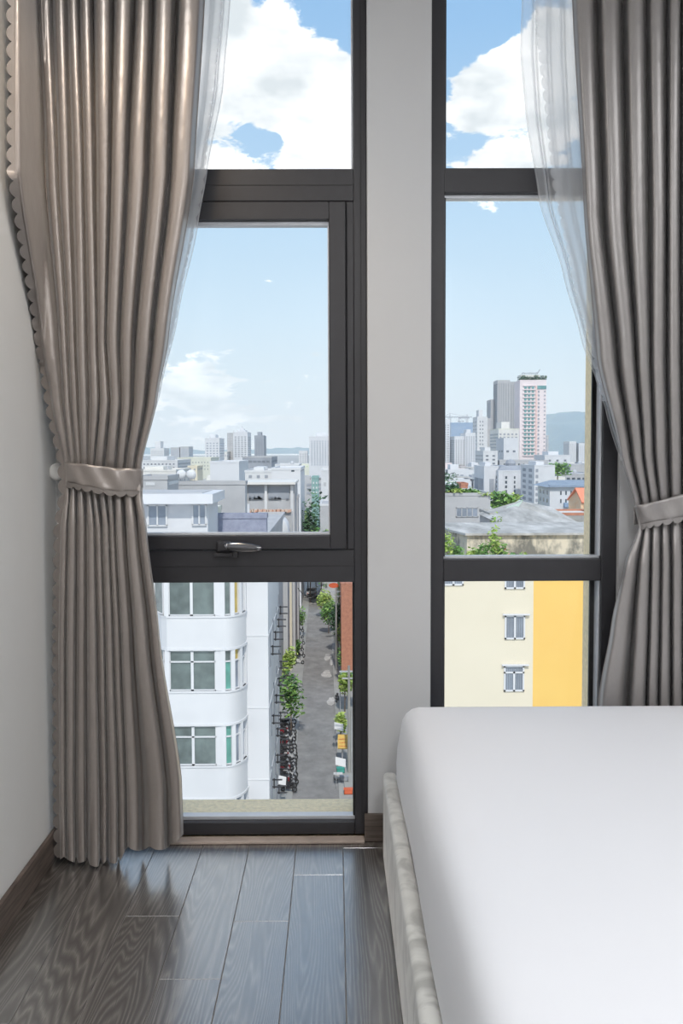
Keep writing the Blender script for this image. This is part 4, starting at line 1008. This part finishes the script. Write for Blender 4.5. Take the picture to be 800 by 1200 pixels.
B('dark high rise under construction wrapped in blue netting', 527, 559, 505, 1050, 40, 'grey', 20, 8, (506, 555), None, 'dgrey', .5, .4)
B('pale blue netted top floors of the construction high rise', 526.5, 558, 496, 1049, 10, 'blue', 0, 0, roof='p')
B('white balconied tower block, the taller half of the white pair', 545, 557, 508, 620, 24, 'white', 18, 4, (511, 553), None, 'winm', .45, .5, roof='house')
B('white balconied tower block, the lower half of the white pair', 532.5, 545, 512, 622, 24, 'white', 17, 4, (515, 553), None, 'winm', .4, .5)
B('white slim tower hard against the dark jamb of the fixed window', 512, 527, 492, 640, 24, 'white', 18, 4, (497, 546), (514, 526.5), 'winm', .4, .4, roof='house')
def crane(px, py, Y, label, hgt, jib, flip=1):
    p = at(px, py, Y); hgt = p.z - G; r = empty('tower_crane', (p.x, Y, G), label=label, cat='crane')
    mb = MB()
    for dx in (-.8, .8):
        for dy in (-.8, .8): mb.box(dx - .15, dx + .15, dy - .15, dy + .15, 0, hgt)
    for k in range(int(hgt / 4)): mb.box(-.8, .8, -.9, -.7, k * 4, k * 4 + .25)
    mb.build('mast', M['grey'], r)
    mb = MB(); mb.box(-jib * .3 if flip > 0 else -jib, jib if flip > 0 else jib * .3, -.4, .4, hgt - .3, hgt + .5); mb.tube((0, 0, hgt), (0, 0, hgt + 4), .4, .2, 5); mb.tube((0, 0, hgt + 4), (flip * jib * .8, 0, hgt + .4), .15, n=4); mb.tube((0, 0, hgt + 4), (-flip * jib * .28, 0, hgt + .4), .15, n=4)
    mb.build('jib', M['grey'], r)
crane(527, 489, 1000, 'tower crane with long jib over the slim white tower', 22, 22)
crane(547, 490, 1052, 'short tower crane on the netted high rise', 8, 9, -1)
crane(538, 494, 1052, 'small lifting crane at the netting edge of the high rise', 5, 5)
B('hazy pale tower of the trio under the hill, broadest one', 667, 675, 518, 1500, 40, 'white2', 14, 4, (520, 548), None, 'winm', .5, .4)
B('hazy white tower in the middle of the trio under the hill', 678, 686, 520, 1500, 40, 'white', 14, 3, (522, 548), None, 'winm', .4, .4)
B('hazy blue grey tower of the trio beside the window reveal', 687.5, 699, 519, 1520, 40, 'lgrey', 14, 5, (521, 548), None, 'white2', .4, .4)
B('grey sliver tower peeping past the pink tower flank', 640, 642.5, 511, 900, 30, 'lgrey', 10, 1, (514, 535), None, 'grey', .4, .4)

# ---- seen through the opening window
# flat-roofed white house beside the taupe drape
wh = B('white flat roofed house with projecting roof slab and corner window beside the taupe drape', 130, 243, 590, 68, 6, 'white', roof='none'); l = wh.location
a = at(130, 590, 68); b = at(249, 579, 67)
MB().box(-9, b.x - l.x, -4.0, 3.3, a.z - G, b.z - G).build('roof_slab', M['white'], wh)
MB().box(-9, b.x - .8 - l.x, -3.2, 2.5, b.z - G, b.z - G + .05).build('roof_deck', M['lgrey'], wh)
for (p0, p1, q0, q1, nn_) in ((174, 195, 592, 616, 2), (226, 241, 591, 615, 2)):
    a = at(p0, q1, 68); b = at(p1, q0, 68); x0_, x1_, z0_, z1_ = a.x - l.x, b.x - l.x, a.z - G, b.z - G; mb = MB()
    for i in range(nn_ + 1): xx = x0_ + (x1_ - x0_) * i / nn_; mb.box(xx - .05, xx + .05, -3.14, -2.98, z0_, z1_)
    for zz in (z0_, z1_): mb.box(x0_ - .05, x1_ + .05, -3.14, -2.98, zz - .05, zz + .05)
    w = mb.build('window', M['white2'], wh); MB().box(x0_, x1_, -3.06, -3.0, z0_, z1_).build('glass_pane', M['winl'], w)
B('pale stair tower on the roof line behind the flat roofed house', 160, 196, 561, 84, 6, 'lgrey', 1, 1, (565, 569), (170, 182), 'white2', .9, .9)
gw = B('broad blue grey gable wall behind the flat roofed house', 195, 287, 567, 92, 2, 'lgrey')
# water tanks on its coping
for i, (px, lb) in enumerate(((211.5, 'round white water tank on the blue grey wall top, beside the drape'), (223, 'second round white tank on the blue grey wall, beside the blank party wall'))):
    p = at(px, 567, 93); t = empty('water_tank', (p.x, 93.6, p.z + .1), label=lb, cat='water tank')
    MB().lathe((0, 0, .3), [(0, 0), (.25, .02), (.42, .2), (.48, .45), (.40, .72), (.2, .88), (0, .92)], n=18).build('tank_body', M['white2'], t, smooth=True)
    mb = MB()
    for q in range(4): a = q * math.pi / 2 + .4; mb.tube((.3 * math.cos(a), .3 * math.sin(a), 0), (.3 * math.cos(a), .3 * math.sin(a), .5), .03, n=5)
    mb.build('stand', M['grey'], t)
# open building with beige coping
ob = B('half open concrete house with thin beige roof edge in the middle of the view', 286, 345, 568, 112, 9, 'lgrey', roof='none'); l = ob.location
a = at(284, 568, 111); b = at(346, 565.5, 111); MB().box(a.x - l.x, b.x - l.x, -5.5, 4.6, a.z - G, b.z - G + .05).build('roof_edge', M['offw'], ob)
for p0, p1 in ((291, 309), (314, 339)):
    a = at(p0, 585, 112); b = at(p1, 570, 112); w = MB().box(a.x - l.x, b.x - l.x, -4.56, -4.4, a.z - G, b.z - G).build('shaded_bay_panel', M['grey'], ob)  # solid panel, its darker grey standing for the shade inside the open bay
    mb = MB(); rs = random.Random(int(p0))
    for k in range(14): xx = rs.uniform(a.x, b.x - .3) - l.x; mb.box(xx, xx + rs.uniform(.1, .4), -4.7, -4.5, a.z - G, a.z - G + rs.uniform(.1, .35))
    mb.build('stored_clutter', M['dgrey'], w, kind='stuff')
for px in (288, 311.5, 342): a = at(px, 600, 111.8); MB().box(a.x - l.x - .15, a.x - l.x + .15, -4.8, -4.5, 0, at(px, 568, 112).z - G).build('post', M['white2'], ob)
# tile-edged wall before it
tw = B('grey yard wall topped by a strip of mottled orange tiles', 264, 342, 600, 109, 1.2, 'lgrey', roof='none'); l = tw.location
mb = MB(); a = at(264, 600, 109); b = at(342, 595, 109); rs = random.Random(8); n = 44
for i in range(n):
    xx = a.x + (b.x - a.x) * i / n - l.x; mb.obox((xx, -.5, a.z - G + .1 + rs.uniform(-.03, .06)), (b.x - a.x) / n * .92, .9, .3, rs.uniform(-.2, .2))
mb.build('tile_coping', stained('mottled_tiles', (.60, .28, .18), (.72, .62, .52), 2.2, .4, .6), tw, kind='stuff')
MB().prism([(at(287, 600, 108).x - l.x, -1.2), (at(292, 600, 108).x - l.x, -1.2), (at(292, 600, 108).x - l.x, -.9), (at(287, 600, 108).x - l.x, -.9)], at(290, 615, 108).z - G, at(290, 591, 108).z - G).build('white_fin', M['white'], tw)
B('shed side hung with blue grey tarpaulin sheets', 243, 312, 606, 74, 1.2, 'tarp')
B('small yellow and grey lean-to between the flat roofed house and the tarpaulin shed', 243, 254, 598, 77, 3, 'pyel')
# white boat-like vault cover
vt = empty('vault_roof', (at(326, 620, 104).x, 104, G), label='rounded white vault roof at the corner by the street', cat='roof'); l = vt.location; footprints.append((at(300, 620, 104).x, at(340, 620, 104).x, 103, 107))
mb = MB(); n = 12; v = []
zb_ = at(320, 626, 104).z - G; zt_ = at(320, 606, 104).z - G; hx = (at(338, 620, 104).x - at(314, 620, 104).x) / 2
for yy, k in ((-.8, .92), (0, 1), (3, 1), (4, .9)):
    for i in range(n + 1):
        a = math.pi * i / n; v.append((hx * k * math.cos(a) * (1 if math.cos(a) > 0 else 1.5), yy, zb_ + (zt_ - zb_) * k * math.sin(a) ** .7))
mb.add(v, [(j * (n + 1) + i, j * (n + 1) + i + 1, (j + 1) * (n + 1) + i + 1, (j + 1) * (n + 1) + i) for j in range(3) for i in range(n)] + [tuple(range(n, -1, -1))])
mb.build('vault', M['white'], vt, smooth=True)
MB().box(-hx * 1.3, hx * .9, -.6, 3.8, 0, zb_ + .05).build('vault_wall', M['lgrey'], vt)
# white stacks on the street edge
B('slim white stair column on the street edge behind the vault', 343, 349, 583, 118, 3, 'lgrey', roof='house')
B('white block wall with one dark square window above the open house', 318, 352, 550, 150, 20, 'white', 1, 1, (550, 553), (341, 345), 'win', .9, .9)
B('pale block with window row and slab roof left of the dark windowed wall'.replace(' left of ', ' joined to '), 287, 318, 553, 155, 16, 'white2', 1, 3, (556, 561), None, 'grey', .4, .7, roof='house', tank=True)
B('long concrete slab building with sloping dark underside below the skyline', 284, 318, 536, 300, 30, 'grey', 1, 6, (539, 543), None, 'dgrey', .8, .6, roof='p', band_mat='lgrey')
B('big blank white party wall', 246, 280, 542, 190, 20, 'white')
B('pale yellow green block with rows of tiny windows', 208, 247, 537, 420, 30, 'pyel', 3, 10, (540, 552), None, 'winm', .25, .35)
B('bright yellow little house with two dark windows', 220, 231, 547, 240, 10, 'cream', 1, 2, (548, 552), None, 'grey', .3, .5)
B('low white range with dark roof openings beside the drape', 150, 206, 552, 200, 20, 'offw', 1, 6, (555, 559), None, 'grey', .4, .5, roof='house', tank=True)
B('long lilac white block under the hazy towers', 160, 208, 540, 330, 30, 'white2', 2, 10, (542, 550), None, 'winm', .4, .4, roof='house')
B('white block with curved tank roofs under the paired towers', 322, 350, 545, 260, 20, 'white2', 1, 5, (547, 551), None, 'winm', .5, .5, tank=True)
# skyline towers
B('white tower with blue windows standing alone on the horizon', 240, 257, 514, 560, 24, 'white', 9, 4, (518, 545), None, 'winl', .42, .4, roof='house')
B('pale wing tower attached to the spired tower', 266, 273, 508, 640, 24, 'lgrey', 10, 2, (511, 540), None, 'white2', .3, .3)
B('white tower with pointed spire and zigzag balconies', 273, 290, 507, 630, 26, 'white', 11, 4, (511, 536), None, 'winm', .5, .4, roof='spire')
B('dark grey slim tower beside the spired tower', 298, 309, 511, 700, 24, 'grey', 10, 3, (513, 535), None, 'winm', .3, .4, roof='house')
B('white hotel slab with grid of windows at the sash edge', 362, 394, 512, 480, 26, 'white', 13, 9, (516, 546), None, 'winl', .5, .45, roof='house')
B('small hazy tower in front of the white hotel slab', 350, 360, 529, 900, 30, 'white2', 6, 3, (531, 545), None, 'winm', .4, .4)
B('hazy blue tower on the skyline, taller of the pair by the drape', 200, 210, 525, 1300, 40, 'lgrey', 8, 5, (527, 545), None, 'blue', .4, .4)
B('hazy blue tower on the skyline, blocky one next to the yellow green block', 211, 221, 524, 1300, 40, 'lgrey', 8, 5, (526, 545), None, 'blue', .4, .4)
B('hazy stepped tower group seen at the edge of the drape', 176, 192, 526, 1250, 40, 'white2', 8, 6, (528, 545), None, 'winm', .4, .4, roof='house2')
B('little grey roof house behind the lone white tower', 258, 266, 530, 620, 20, 'offw', 1, 3, (532, 536), None, 'grey', .4, .5)
# ---- along the street
B('tall grey party wall following the white curved block along the street', 260, 304.5, 640, 72, 36, 'lgrey')
footprints.append((-11, -4.6, 70, 112))
cw = B('cream strip wall at the end of the grey party wall', 334, 341.5, 665, 107.6, .9, 'cream')
B('teal fronted narrow house far down the street', 365, 373, 560, 210, 10, 'tealp', 3, 2, (563, 580), None, 'white2', .4, .4)
B('pale narrow house at the sash edge beside the street', 376, 392, 552, 190, 16, 'white2', 2, 2, (560, 590), None, 'lgrey', .4, .3)
B('low shop roof with pale canopy by the street under the pale narrow house', 375, 395, 592, 150, 14, 'lgrey', band_mat='white')
rt = B('house with terracotta tiled roof beside the street', 399.5, 430, 684, 100, 40, 'redt', roof='none')
mb = MB(); l = rt.location; h = at(405, 684, 100).z - G
for k in range(5): mb.box(-1.4 + k * .5, -1.33 + k * .5, -20.1, 20, h, h + .08)
mb.build('ridge_strips', M['redt'], rt, kind='stuff')
g = lambda px, py, z=G + .14: ground_at(px, py, z)
def pole(px, py, hgt, label):
    p = g(px, py); r = empty('utility_pole', p, label=label, cat='pole')
    MB().tube((0, 0, 0), (0, 0, hgt), .13, .09, 8).build('pole', M['ground'], r)
    mb = MB(); mb.box(-.7, .7, -.05, .05, hgt - .5, hgt - .38); mb.box(-.5, .5, -.05, .05, hgt - 1, hgt - .9); mb.build('cross_arm', M['steel'], r); return r
pole(409, 905, 8, 'grey concrete utility pole beside the yellow board')
pole(394, 785, 9, 'slim grey utility pole beside the teal canopy')
pole(353, 640, 14, 'dark utility pole far up the street beyond the vault roof')
# planting along the street
SP = [(341, 860, 5.0, 1.0, 'leaf', 'tall climbing plant on a pole by the parked motorbikes'), (337, 800, 3.5, .8, 'leafy', 'lime bush above the climbing plant by the grey party wall'),
      (347, 748, 4, 1.3, 'leaf', 'green street tree among the bikes beside the cream strip wall'), (346, 772, 2, .6, 'leaf', 'low green hedge plant beside the cream strip wall'),
      (385, 742, 4, 1.0, 'leaf', 'pale leafy street tree across from the cream strip wall'), (381, 722, 4, 1.2, 'leafy', 'yellow green street tree near the grey car'),
      (396, 765, 5.5, .9, 'leafd', 'dark street tree before the terracotta house'), (404, 770, 4.5, .9, 'leafy', 'lime street tree under the terracotta roof'),
      (406, 800, 4.0, .8, 'leaf', 'green street tree beside the teal canopy'), (404, 835, 3.5, .8, 'leafy', 'spiky lime shrub behind the kerbside bike'),
      (399, 870, 2.2, .4, 'leafy', 'thin yellow flowered shrub over the white awning'), (402, 735, 6, 1.3, 'leaf', 'green tree at the top corner of the terracotta roof'),
      (397, 702, 6, 1.5, 'leafy', 'large lime tree by the orange oval board')]
for i, (px, py, h_, r_, m_, lb) in enumerate(SP): plant('street_tree', g(px, py), h_, r_ * 1.3, lb, 'tree', 800, .2, m_, .06, seed=200 + i)
for i, (px, py, h_, r_, m_, lb) in enumerate([(376, 632, 11, 3, 'leaf', 'bright green street tree in the lower corner of the sash pane'), (362, 625, 14, 3, 'leafd', 'dark thin street tree in the row beneath the teal house'),
      (358, 640, 10, 2, 'leafd', 'small dark street tree before the vault roof corner'), (367, 610, 14, 3, 'leafd', 'dark street tree further up the row under the teal house'), (351, 640, 11, 1.2, 'leafy', 'slender lime street tree by the slim stair column')]):
    p = at(px, py, 150); plant('street_tree', (p.x, 150 + 6 * i, G), h_ + 2, r_ * .8, lb, 'tree', 420, .45, m_, .1, seed=300 + i)
# teal canopy, yellow board, awnings, orange board
tc_ = empty('market_canopy', g(406, 830), label='teal fabric canopy over the pavement', cat='canopy')
MB().add([(-.7, -1.4, 2.6), (1.0, -1.4, 2.4), (1.2, 1.6, 2.9), (-.5, 1.6, 3.1), (.2, 0, 3.3)], [(0, 1, 4), (1, 2, 4), (2, 3, 4), (3, 0, 4)]).build('canvas', M['tealc'], tc_)
mb = MB(); [mb.tube((x, y, 0), (x, y, 2.6), .03, n=5) for x in (-.6, .9) for y in (-1.3, 1.5)]; mb.build('poles', M['steel'], tc_, kind='stuff')
yb2 = empty('advertising_board', g(401, 893), label='yellow board with red lettering leaning over the pavement', cat='sign')
MB().add([(-.35, -.4, 1.2), (.5, -.4, 1.2), (.5, .5, 2.0), (-.35, .5, 2.0), (-.35, -.36, 1.12), (.5, -.36, 1.12), (.5, .54, 1.92), (-.35, .54, 1.92)], [(0, 1, 2, 3), (7, 6, 5, 4), (0, 4, 5, 1), (2, 6, 7, 3)]).build('panel', M['yellowp'], yb2)
mb = MB(); rs = random.Random(3)
for j in range(3):
    for i in range(5): x_ = -.2 + i * .12; t = .15 + j * .25; y_ = -.4 + .9 * t; z_ = 1.2 + .8 * t + .01; mb.obox((x_, y_, z_), rs.uniform(.04, .1), .08, .03)
mb.build('lettering', M['redp'], yb2, kind='stuff')
MB().tube((0, .1, 0), (0, .1, 1.6), .04, n=6).build('post', M['steel'], yb2)
for px, py, lb in ((397, 880, 'white awning flap above the yellow board'), (399, 925, 'white folded awning bar lying over the pavement'), (329, 948, 'pale grey shop canopy at the foot of the white curved block'), (349, 696, 'white van-like shop canopy up the street'.replace('van-like ', 'front '))):
    p = g(px, py); r = empty('awning', p, label=lb, cat='awning'); r.scale = (.6, .6, .9); MB().add([(-.6, -.5, 2.1), (.6, -.5, 1.9), (.6, .5, 2.3), (-.6, .5, 2.5), (-.6, -.5, 2.05), (.6, -.5, 1.85), (.6, .5, 2.25), (-.6, .5, 2.45)], [(0, 1, 2, 3), (7, 6, 5, 4), (0, 4, 5, 1), (1, 5, 6, 2), (2, 6, 7, 3), (3, 7, 4, 0)]).build('flap', M['white2'], r)
    mb = MB(); [mb.tube((x, .4, 0), (x, .4, 2.2), .03, n=5) for x in (-.5, .5)]; mb.build('supports', M['steel'], r, kind='stuff')
ov = empty('oval_sign', at(391, 686, 120), label='orange red oval sign board over the street', cat='sign')
MB().lathe((0, 0, 0), [(0, 0), (.62, 0), (.62, .1), (0, .1)], n=20, axis='Y').build('board', M['orangep'], ov); ov.children[0].scale = (1, 1, .5)
MB().tube((.5, .1, -7.5), (.5, .1, -.1), .05, n=6).build('post', M['steel'], ov)
# car
def car():
    p = g(365, 699, G + .04); r = empty('car', p, label='small grey car driving up the middle of the street', cat='car')
    body = MB(); prof = [(-1.9, .35), (-1.9, .75), (-1.75, .95), (-.9, 1.0), (-.45, 1.42), (1.1, 1.45), (1.65, 1.0), (1.95, .92), (1.98, .35)]
    v = [(sx_ * .8, y, z) for sx_ in (-1, 1) for y, z in prof]; n = len(prof)
    body.add(v, [(i, (i + 1) % n, n + (i + 1) % n, n + i) for i in range(n)] + [tuple(range(n))[::-1], tuple(range(n, 2 * n))]); body.build('body', M['white2'], r, bevel=.06)
    MB().add([(-.7, -1.2 + .25, 1.04), (.7, -.95, 1.04), (.66, -.5, 1.44), (-.66, -.5, 1.44)], [(0, 1, 2, 3)]).build('rear_window', M['bars'], r)
    for sx_ in (-.74, .74):
        for y in (-1.2, 1.25): MB().lathe((sx_ - .1, y, .32), [(0, 0), (.3, 0), (.32, .05), (.32, .18), (.3, .22), (0, .22)], n=14, axis='X').build('wheel', M['tyre'], r)
    MB().box(-.7, .7, -1.97, -1.9, .45, .7).build('bumper', M['bars'], r)
    for sx_ in (-.68, .56): MB().box(sx_, sx_ + .14, -1.95, -1.9, .75, .88).build('tail_light', M['redp'], r)
car()
# motorbikes
def make_bike(label, paint, group=None):
    r = empty('motorbike', (0, 0, 0), label=label, cat='motorbike', group=group); r.scale = (.68, .68, .8)
    for x in (-.62, .62): MB().lathe((x, -.05, .28), [(.16, 0), (.27, .0), (.29, .05), (.27, .1), (.16, .1), (.16, 0)], n=14, axis='Y').build('wheel', M['tyre'], r)
    prof = [(-.75, .55), (-.6, .78), (-.1, .72), (.15, .42), (.4, .5), (.5, .92), (.62, .88), (.6, .45), (.2, .28), (-.4, .3)]
    n = len(prof); v = [(x, s, z) for s in (-.13, .13) for x, z in prof]
    MB().add(v, [(i, (i + 1) % n, n + (i + 1) % n, n + i) for i in range(n)] + [tuple(range(n))[::-1], tuple(range(n, 2 * n))]).build('body', M[paint], r)
    MB().box(-.72, -.05, -.14, .14, .76, .86).build('seat', M['seat'], r, bevel=.03)
    mb = MB(); mb.tube((.5, 0, .9), (.46, 0, 1.02), .03, n=6); mb.tube((.44, -.33, 1.04), (.44, .33, 1.04), .02, n=6); mb.box(.5, .6, -.08, .08, .9, 1.04); mb.build('handlebar', M['steel'], r)
    return r
GB = 'motorbikes parked tightly beside the white curved block'
LB = 'dark motorbike parked in the packed kerb rows beside the white curved block'
pr = make_bike(LB, 'bike', GB); pr2 = make_bike('white panelled motorbike standing among the dark ones in the kerb rows', 'bikew', 'white motorbikes in the kerb rows'); pr3 = make_bike('deep red motorbike standing among the dark ones in the kerb rows', 'biker', 'red motorbikes in the kerb rows')
protos = [pr, pr2, pr3]; used = [False] * 3; rs = random.Random(21)
spots = []
for k in range(20): spots.append((341 - (0.0) - rs.uniform(1, 3), 848 + k * 4.2, 0 if k % 5 else 1))
for k in range(15): spots.append((332.5 + rs.uniform(-1, 1), 852 + k * 5, (0, 0, 2)[k % 3]))
for k in range(9): spots.append((350.5 + (k % 2), 718 + k * 7.5, 0 if k % 4 else 1))
for px, py, t in spots:
    o = protos[t] if not used[t] else kids_copy(protos[t]); used[t] = True
    p = g(px, py); o.location = p; o.rotation_euler.z = R(rs.uniform(-28, 5))
o = kids_copy(pr); o['label'] = 'black motorbike alone at the kerb below the spiky lime shrub'; del o['group']; o.location = g(394.5, 822); o.rotation_euler.z = R(80)
o = kids_copy(pr); o['label'] = 'dark motorbike by the green bars near the top of the street'; del o['group']; o.location = g(378, 690); o.rotation_euler.z = R(70)
# street clutter on the pavement
for i, (px, py, c_, lb) in enumerate([(399, 905, 'tealc', 'teal plastic crate on the pavement under the yellow board'), (403, 915, 'grey', 'grey crate on the pavement below the teal crate'), (408, 930, 'orangep', 'orange plastic basin on the pavement by the ledge'), (396, 912, 'white2', 'white polystyrene box on the kerb')]):
    p = g(px, py); r = empty('crate', p, label=lb, cat='crate'); mb = MB()
    mb.box(-.3, .3, -.2, .2, 0, .04); [mb.box(*q, 0, .35) for q in ((-.3, .3, -.2, -.17), (-.3, .3, .17, .2), (-.3, -.27, -.2, .2), (.27, .3, -.2, .2))]; mb.build('box', M[c_], r); MB().box(-.33, .33, -.23, .23, .33, .37).build('lid', M[c_], r)
# cables across the street
for (a, b, lb) in (((349, 728, 118), (377, 728, 118), 'sagging dark cable strung across the street'),):
    p, q = at(*a), at(*b); p.z += 4; q.z += 4; mb = MB(); n = 14
    pts = [p.lerp(q, i / n) - Vector((0, 0, 1.2 * math.sin(math.pi * i / n))) for i in range(n + 1)]
    for u, w in zip(pts, pts[1:]): mb.tube(u, w, .05, n=5, caps=False)
    mb.build('street_cable', M['bars'], label=lb, cat='cable')

# ---- dense town of small houses
hm = []; rs = random.Random(99)
walls = ['white', 'white2', 'offw', 'lgrey', 'white', 'pyel', 'white2', 'grey', 'offw', 'pink']
for k in range(10):
    mb = MB(); h = 12
    mb.box(-.5, .5, -.5, .5, 0, 1, 0)
    for q in ((-.5, .5, -.5, -.46), (-.5, .5, .46, .5), (-.5, -.46, -.5, .5), (.46, .5, -.5, .5)): mb.box(*q, 1, 1.06, 0)
    rr_, cc_ = rs.choice([2, 3, 3]), rs.choice([2, 3, 4])
    wingrid(mb, -.45, .45, .45, .95, -.5, rr_, cc_, rs.uniform(.3, .6), .5, 1, .01)
    sidegrid(mb, -.5, -.45, .45, .45, .95, rr_, 3, .4, .5, -1, 1, .01); sidegrid(mb, .5, -.45, .45, .45, .95, rr_, 3, .4, .5, 1, 1, .01)
    mb.box(-.35, rs.uniform(-.1, .2), -.2, .3, 1, 1.2, 0)
    if k % 2: mb.lathe((.28, 0, 1.02), [(0, 0), (.1, 0), (.1, .1), (0, .13)], n=10, m=2)
    if k % 3 == 0: mb.box(.0, .48, -.4, .3, 1.1, 1.13, 3)
    if k % 4 == 1: clump(mb, (.1, -.35, 1.06), (.3, .08, .07), 30, .05, rs, m=4)
    me = bpy.data.meshes.new('townhouse'); me.from_pydata(mb.v, [], mb.f); me.polygons.foreach_set('material_index', mb.m)
    for m_ in (M[walls[k]], M['grey'] if k % 2 else M['winl'], M['steel'], M[('roofg', 'redt', 'broof')[k % 3]], M['leaf']): me.materials.append(m_)
    hm.append(me)
HL = ['white house with dark roof canopy', 'off white house with roof plants', 'warm white house with bare parapet', 'light grey house with roof canopy', 'bright white house with plain roof', 'pale yellow house with roof plants', 'cool white house with blue canopy', 'mid grey house with steel tank', 'creamy house with plain parapet', 'pinkish house with red canopy']
cnt = 0; Y = 128
while Y < 900 and cnt < 292:
    xmin, xmax = -.215 * Y, .285 * Y; x = xmin + rs.uniform(-3, 3); deepth = rs.uniform(9, 13) * (1 + Y / 500)
    while x < xmax and cnt < 292:
        w_ = rs.uniform(5, 10) * (1 + Y / 450); cx, cy = x + w_ / 2, Y + deepth / 2 + rs.uniform(0, 2)
        hit = any(cx + w_ / 2 > f[0] and cx - w_ / 2 < f[1] and cy + deepth / 2 > f[2] and cy - deepth / 2 < f[3] for f in footprints)
        instreet = cx + w_ / 2 > sx(Y) - 3.1 and cx - w_ / 2 < sx(Y) + 3.3 and Y < 420
        if not hit and not instreet:
            hgt = rs.uniform(8, 14.5) if Y < 300 else rs.uniform(10, 17)
            pxc = 392 + cx / cy * 1170
            lim = 1.3 - G - (16 + (14 if Y < 400 else 0)) / 1170 * Y
            hgt = min(hgt, max(6, lim / 1.2))
            if pxc > 560 and Y < 232: x += w_; continue
            o = bpy.data.objects.new('townhouse', rs.choice(hm)); col.objects.link(o); o.location = (cx, cy, G); o.scale = (w_, deepth, hgt); o.rotation_euler.z = 0; kk = hm.index(o.data)
            tag(o, 'low %s packed into the far dense town' % HL[kk], 'house', 'low %s houses of the dense town' % HL[kk].split(' house')[0]); cnt += 1
        x += w_ * 1.02 + rs.uniform(.2, 2)
    Y += deepth + rs.uniform(2, 6) + Y * .035
wide = MB(); Y = 128; rs = random.Random(123)
while Y < 900:
    dp = 14 * (1 + Y / 400)
    for lo, hi in ((-.42, -.222), (.292, .50)):
        x = lo * Y
        while x < hi * Y:
            w_ = rs.uniform(7, 12) * (1 + Y / 400); h_ = rs.uniform(8, 13)
            if x + w_ < hi * Y + 4 and not any(x + w_ > f[0] and x < f[1] and Y + dp > f[2] and Y < f[3] for f in footprints):
                m_ = rs.randrange(3); wide.box(x, x + w_, Y, Y + dp * .8, G, G + h_, m_); wide.box(x + w_ * .2, x + w_ * .5, Y + dp * .2, Y + dp * .5, G + h_, G + h_ + 2, m_)
            x += w_ + rs.uniform(.5, 3)
    Y += dp
wide.build('distant_town', [M['white'], M['offw'], M['lgrey']], label='pale blocks of the dense town spreading out on both flanks', cat='town', kind='stuff')
print('houses', cnt)

# ---- hills and sea line
def hill(name, prof, Y, dep, mat):
    n = 90; rows = 16; v = []; rs = random.Random(4)
    for j in range(rows + 1):
        t = j / rows
        for i in range(n + 1):
            px = prof[0][0] + (prof[-1][0] - prof[0][0]) * i / n
            py = lerp_tab([(a, [b]) for a, b in prof], px)[0]; p = at(px, py, Y)
            top = p.z + 5 * math.sin(px * .31) + 3 * math.sin(px * .83)
            env = math.sin(math.pi / 2 * t) ** 1.2 if t < 1 else 1
            v.append((p.x * (1 + .02 * math.sin(j)), Y - dep * (1 - t) + 60 * math.sin(i * .9 + j), G - 5 + (top - G) * env + (1 - abs(2 * t - 1)) * 9 * math.sin(i * .45 + j * .6)))
    for i in range(n + 1): v.append((v[rows * (n + 1) + i][0], Y + 1500, G - 5))
    mb = MB(); mb.add(v, [(j * (n + 1) + i, j * (n + 1) + i + 1, (j + 1) * (n + 1) + i + 1, (j + 1) * (n + 1) + i) for j in range(rows + 1) for i in range(n)])
    return tag(mb.build(name, M[mat], smooth=True), kind='structure')
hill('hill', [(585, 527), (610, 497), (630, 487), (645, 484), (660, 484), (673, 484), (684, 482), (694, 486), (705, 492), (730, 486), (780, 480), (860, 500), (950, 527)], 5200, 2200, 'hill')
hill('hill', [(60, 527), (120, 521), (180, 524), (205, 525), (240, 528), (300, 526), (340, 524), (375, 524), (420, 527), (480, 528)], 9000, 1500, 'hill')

# ---- humid coastal air over the far town
def haze():
    m = bpy.data.materials.new('haze'); m.use_nodes = True; nt = m.node_tree; nt.nodes.clear()
    o_ = nt.nodes.new('ShaderNodeOutputMaterial'); v = nt.nodes.new('ShaderNodeVolumeScatter'); v.inputs['Density'].default_value = .00012; v.inputs['Color'].default_value = (.97, .985, 1, 1); v.inputs['Anisotropy'].default_value = .0
    nt.links.new(v.outputs[0], o_.inputs['Volume'])
    MB().box(-1500, 1800, 130, 4600, G + .5, 160).build('haze', m, kind='stuff')
haze()
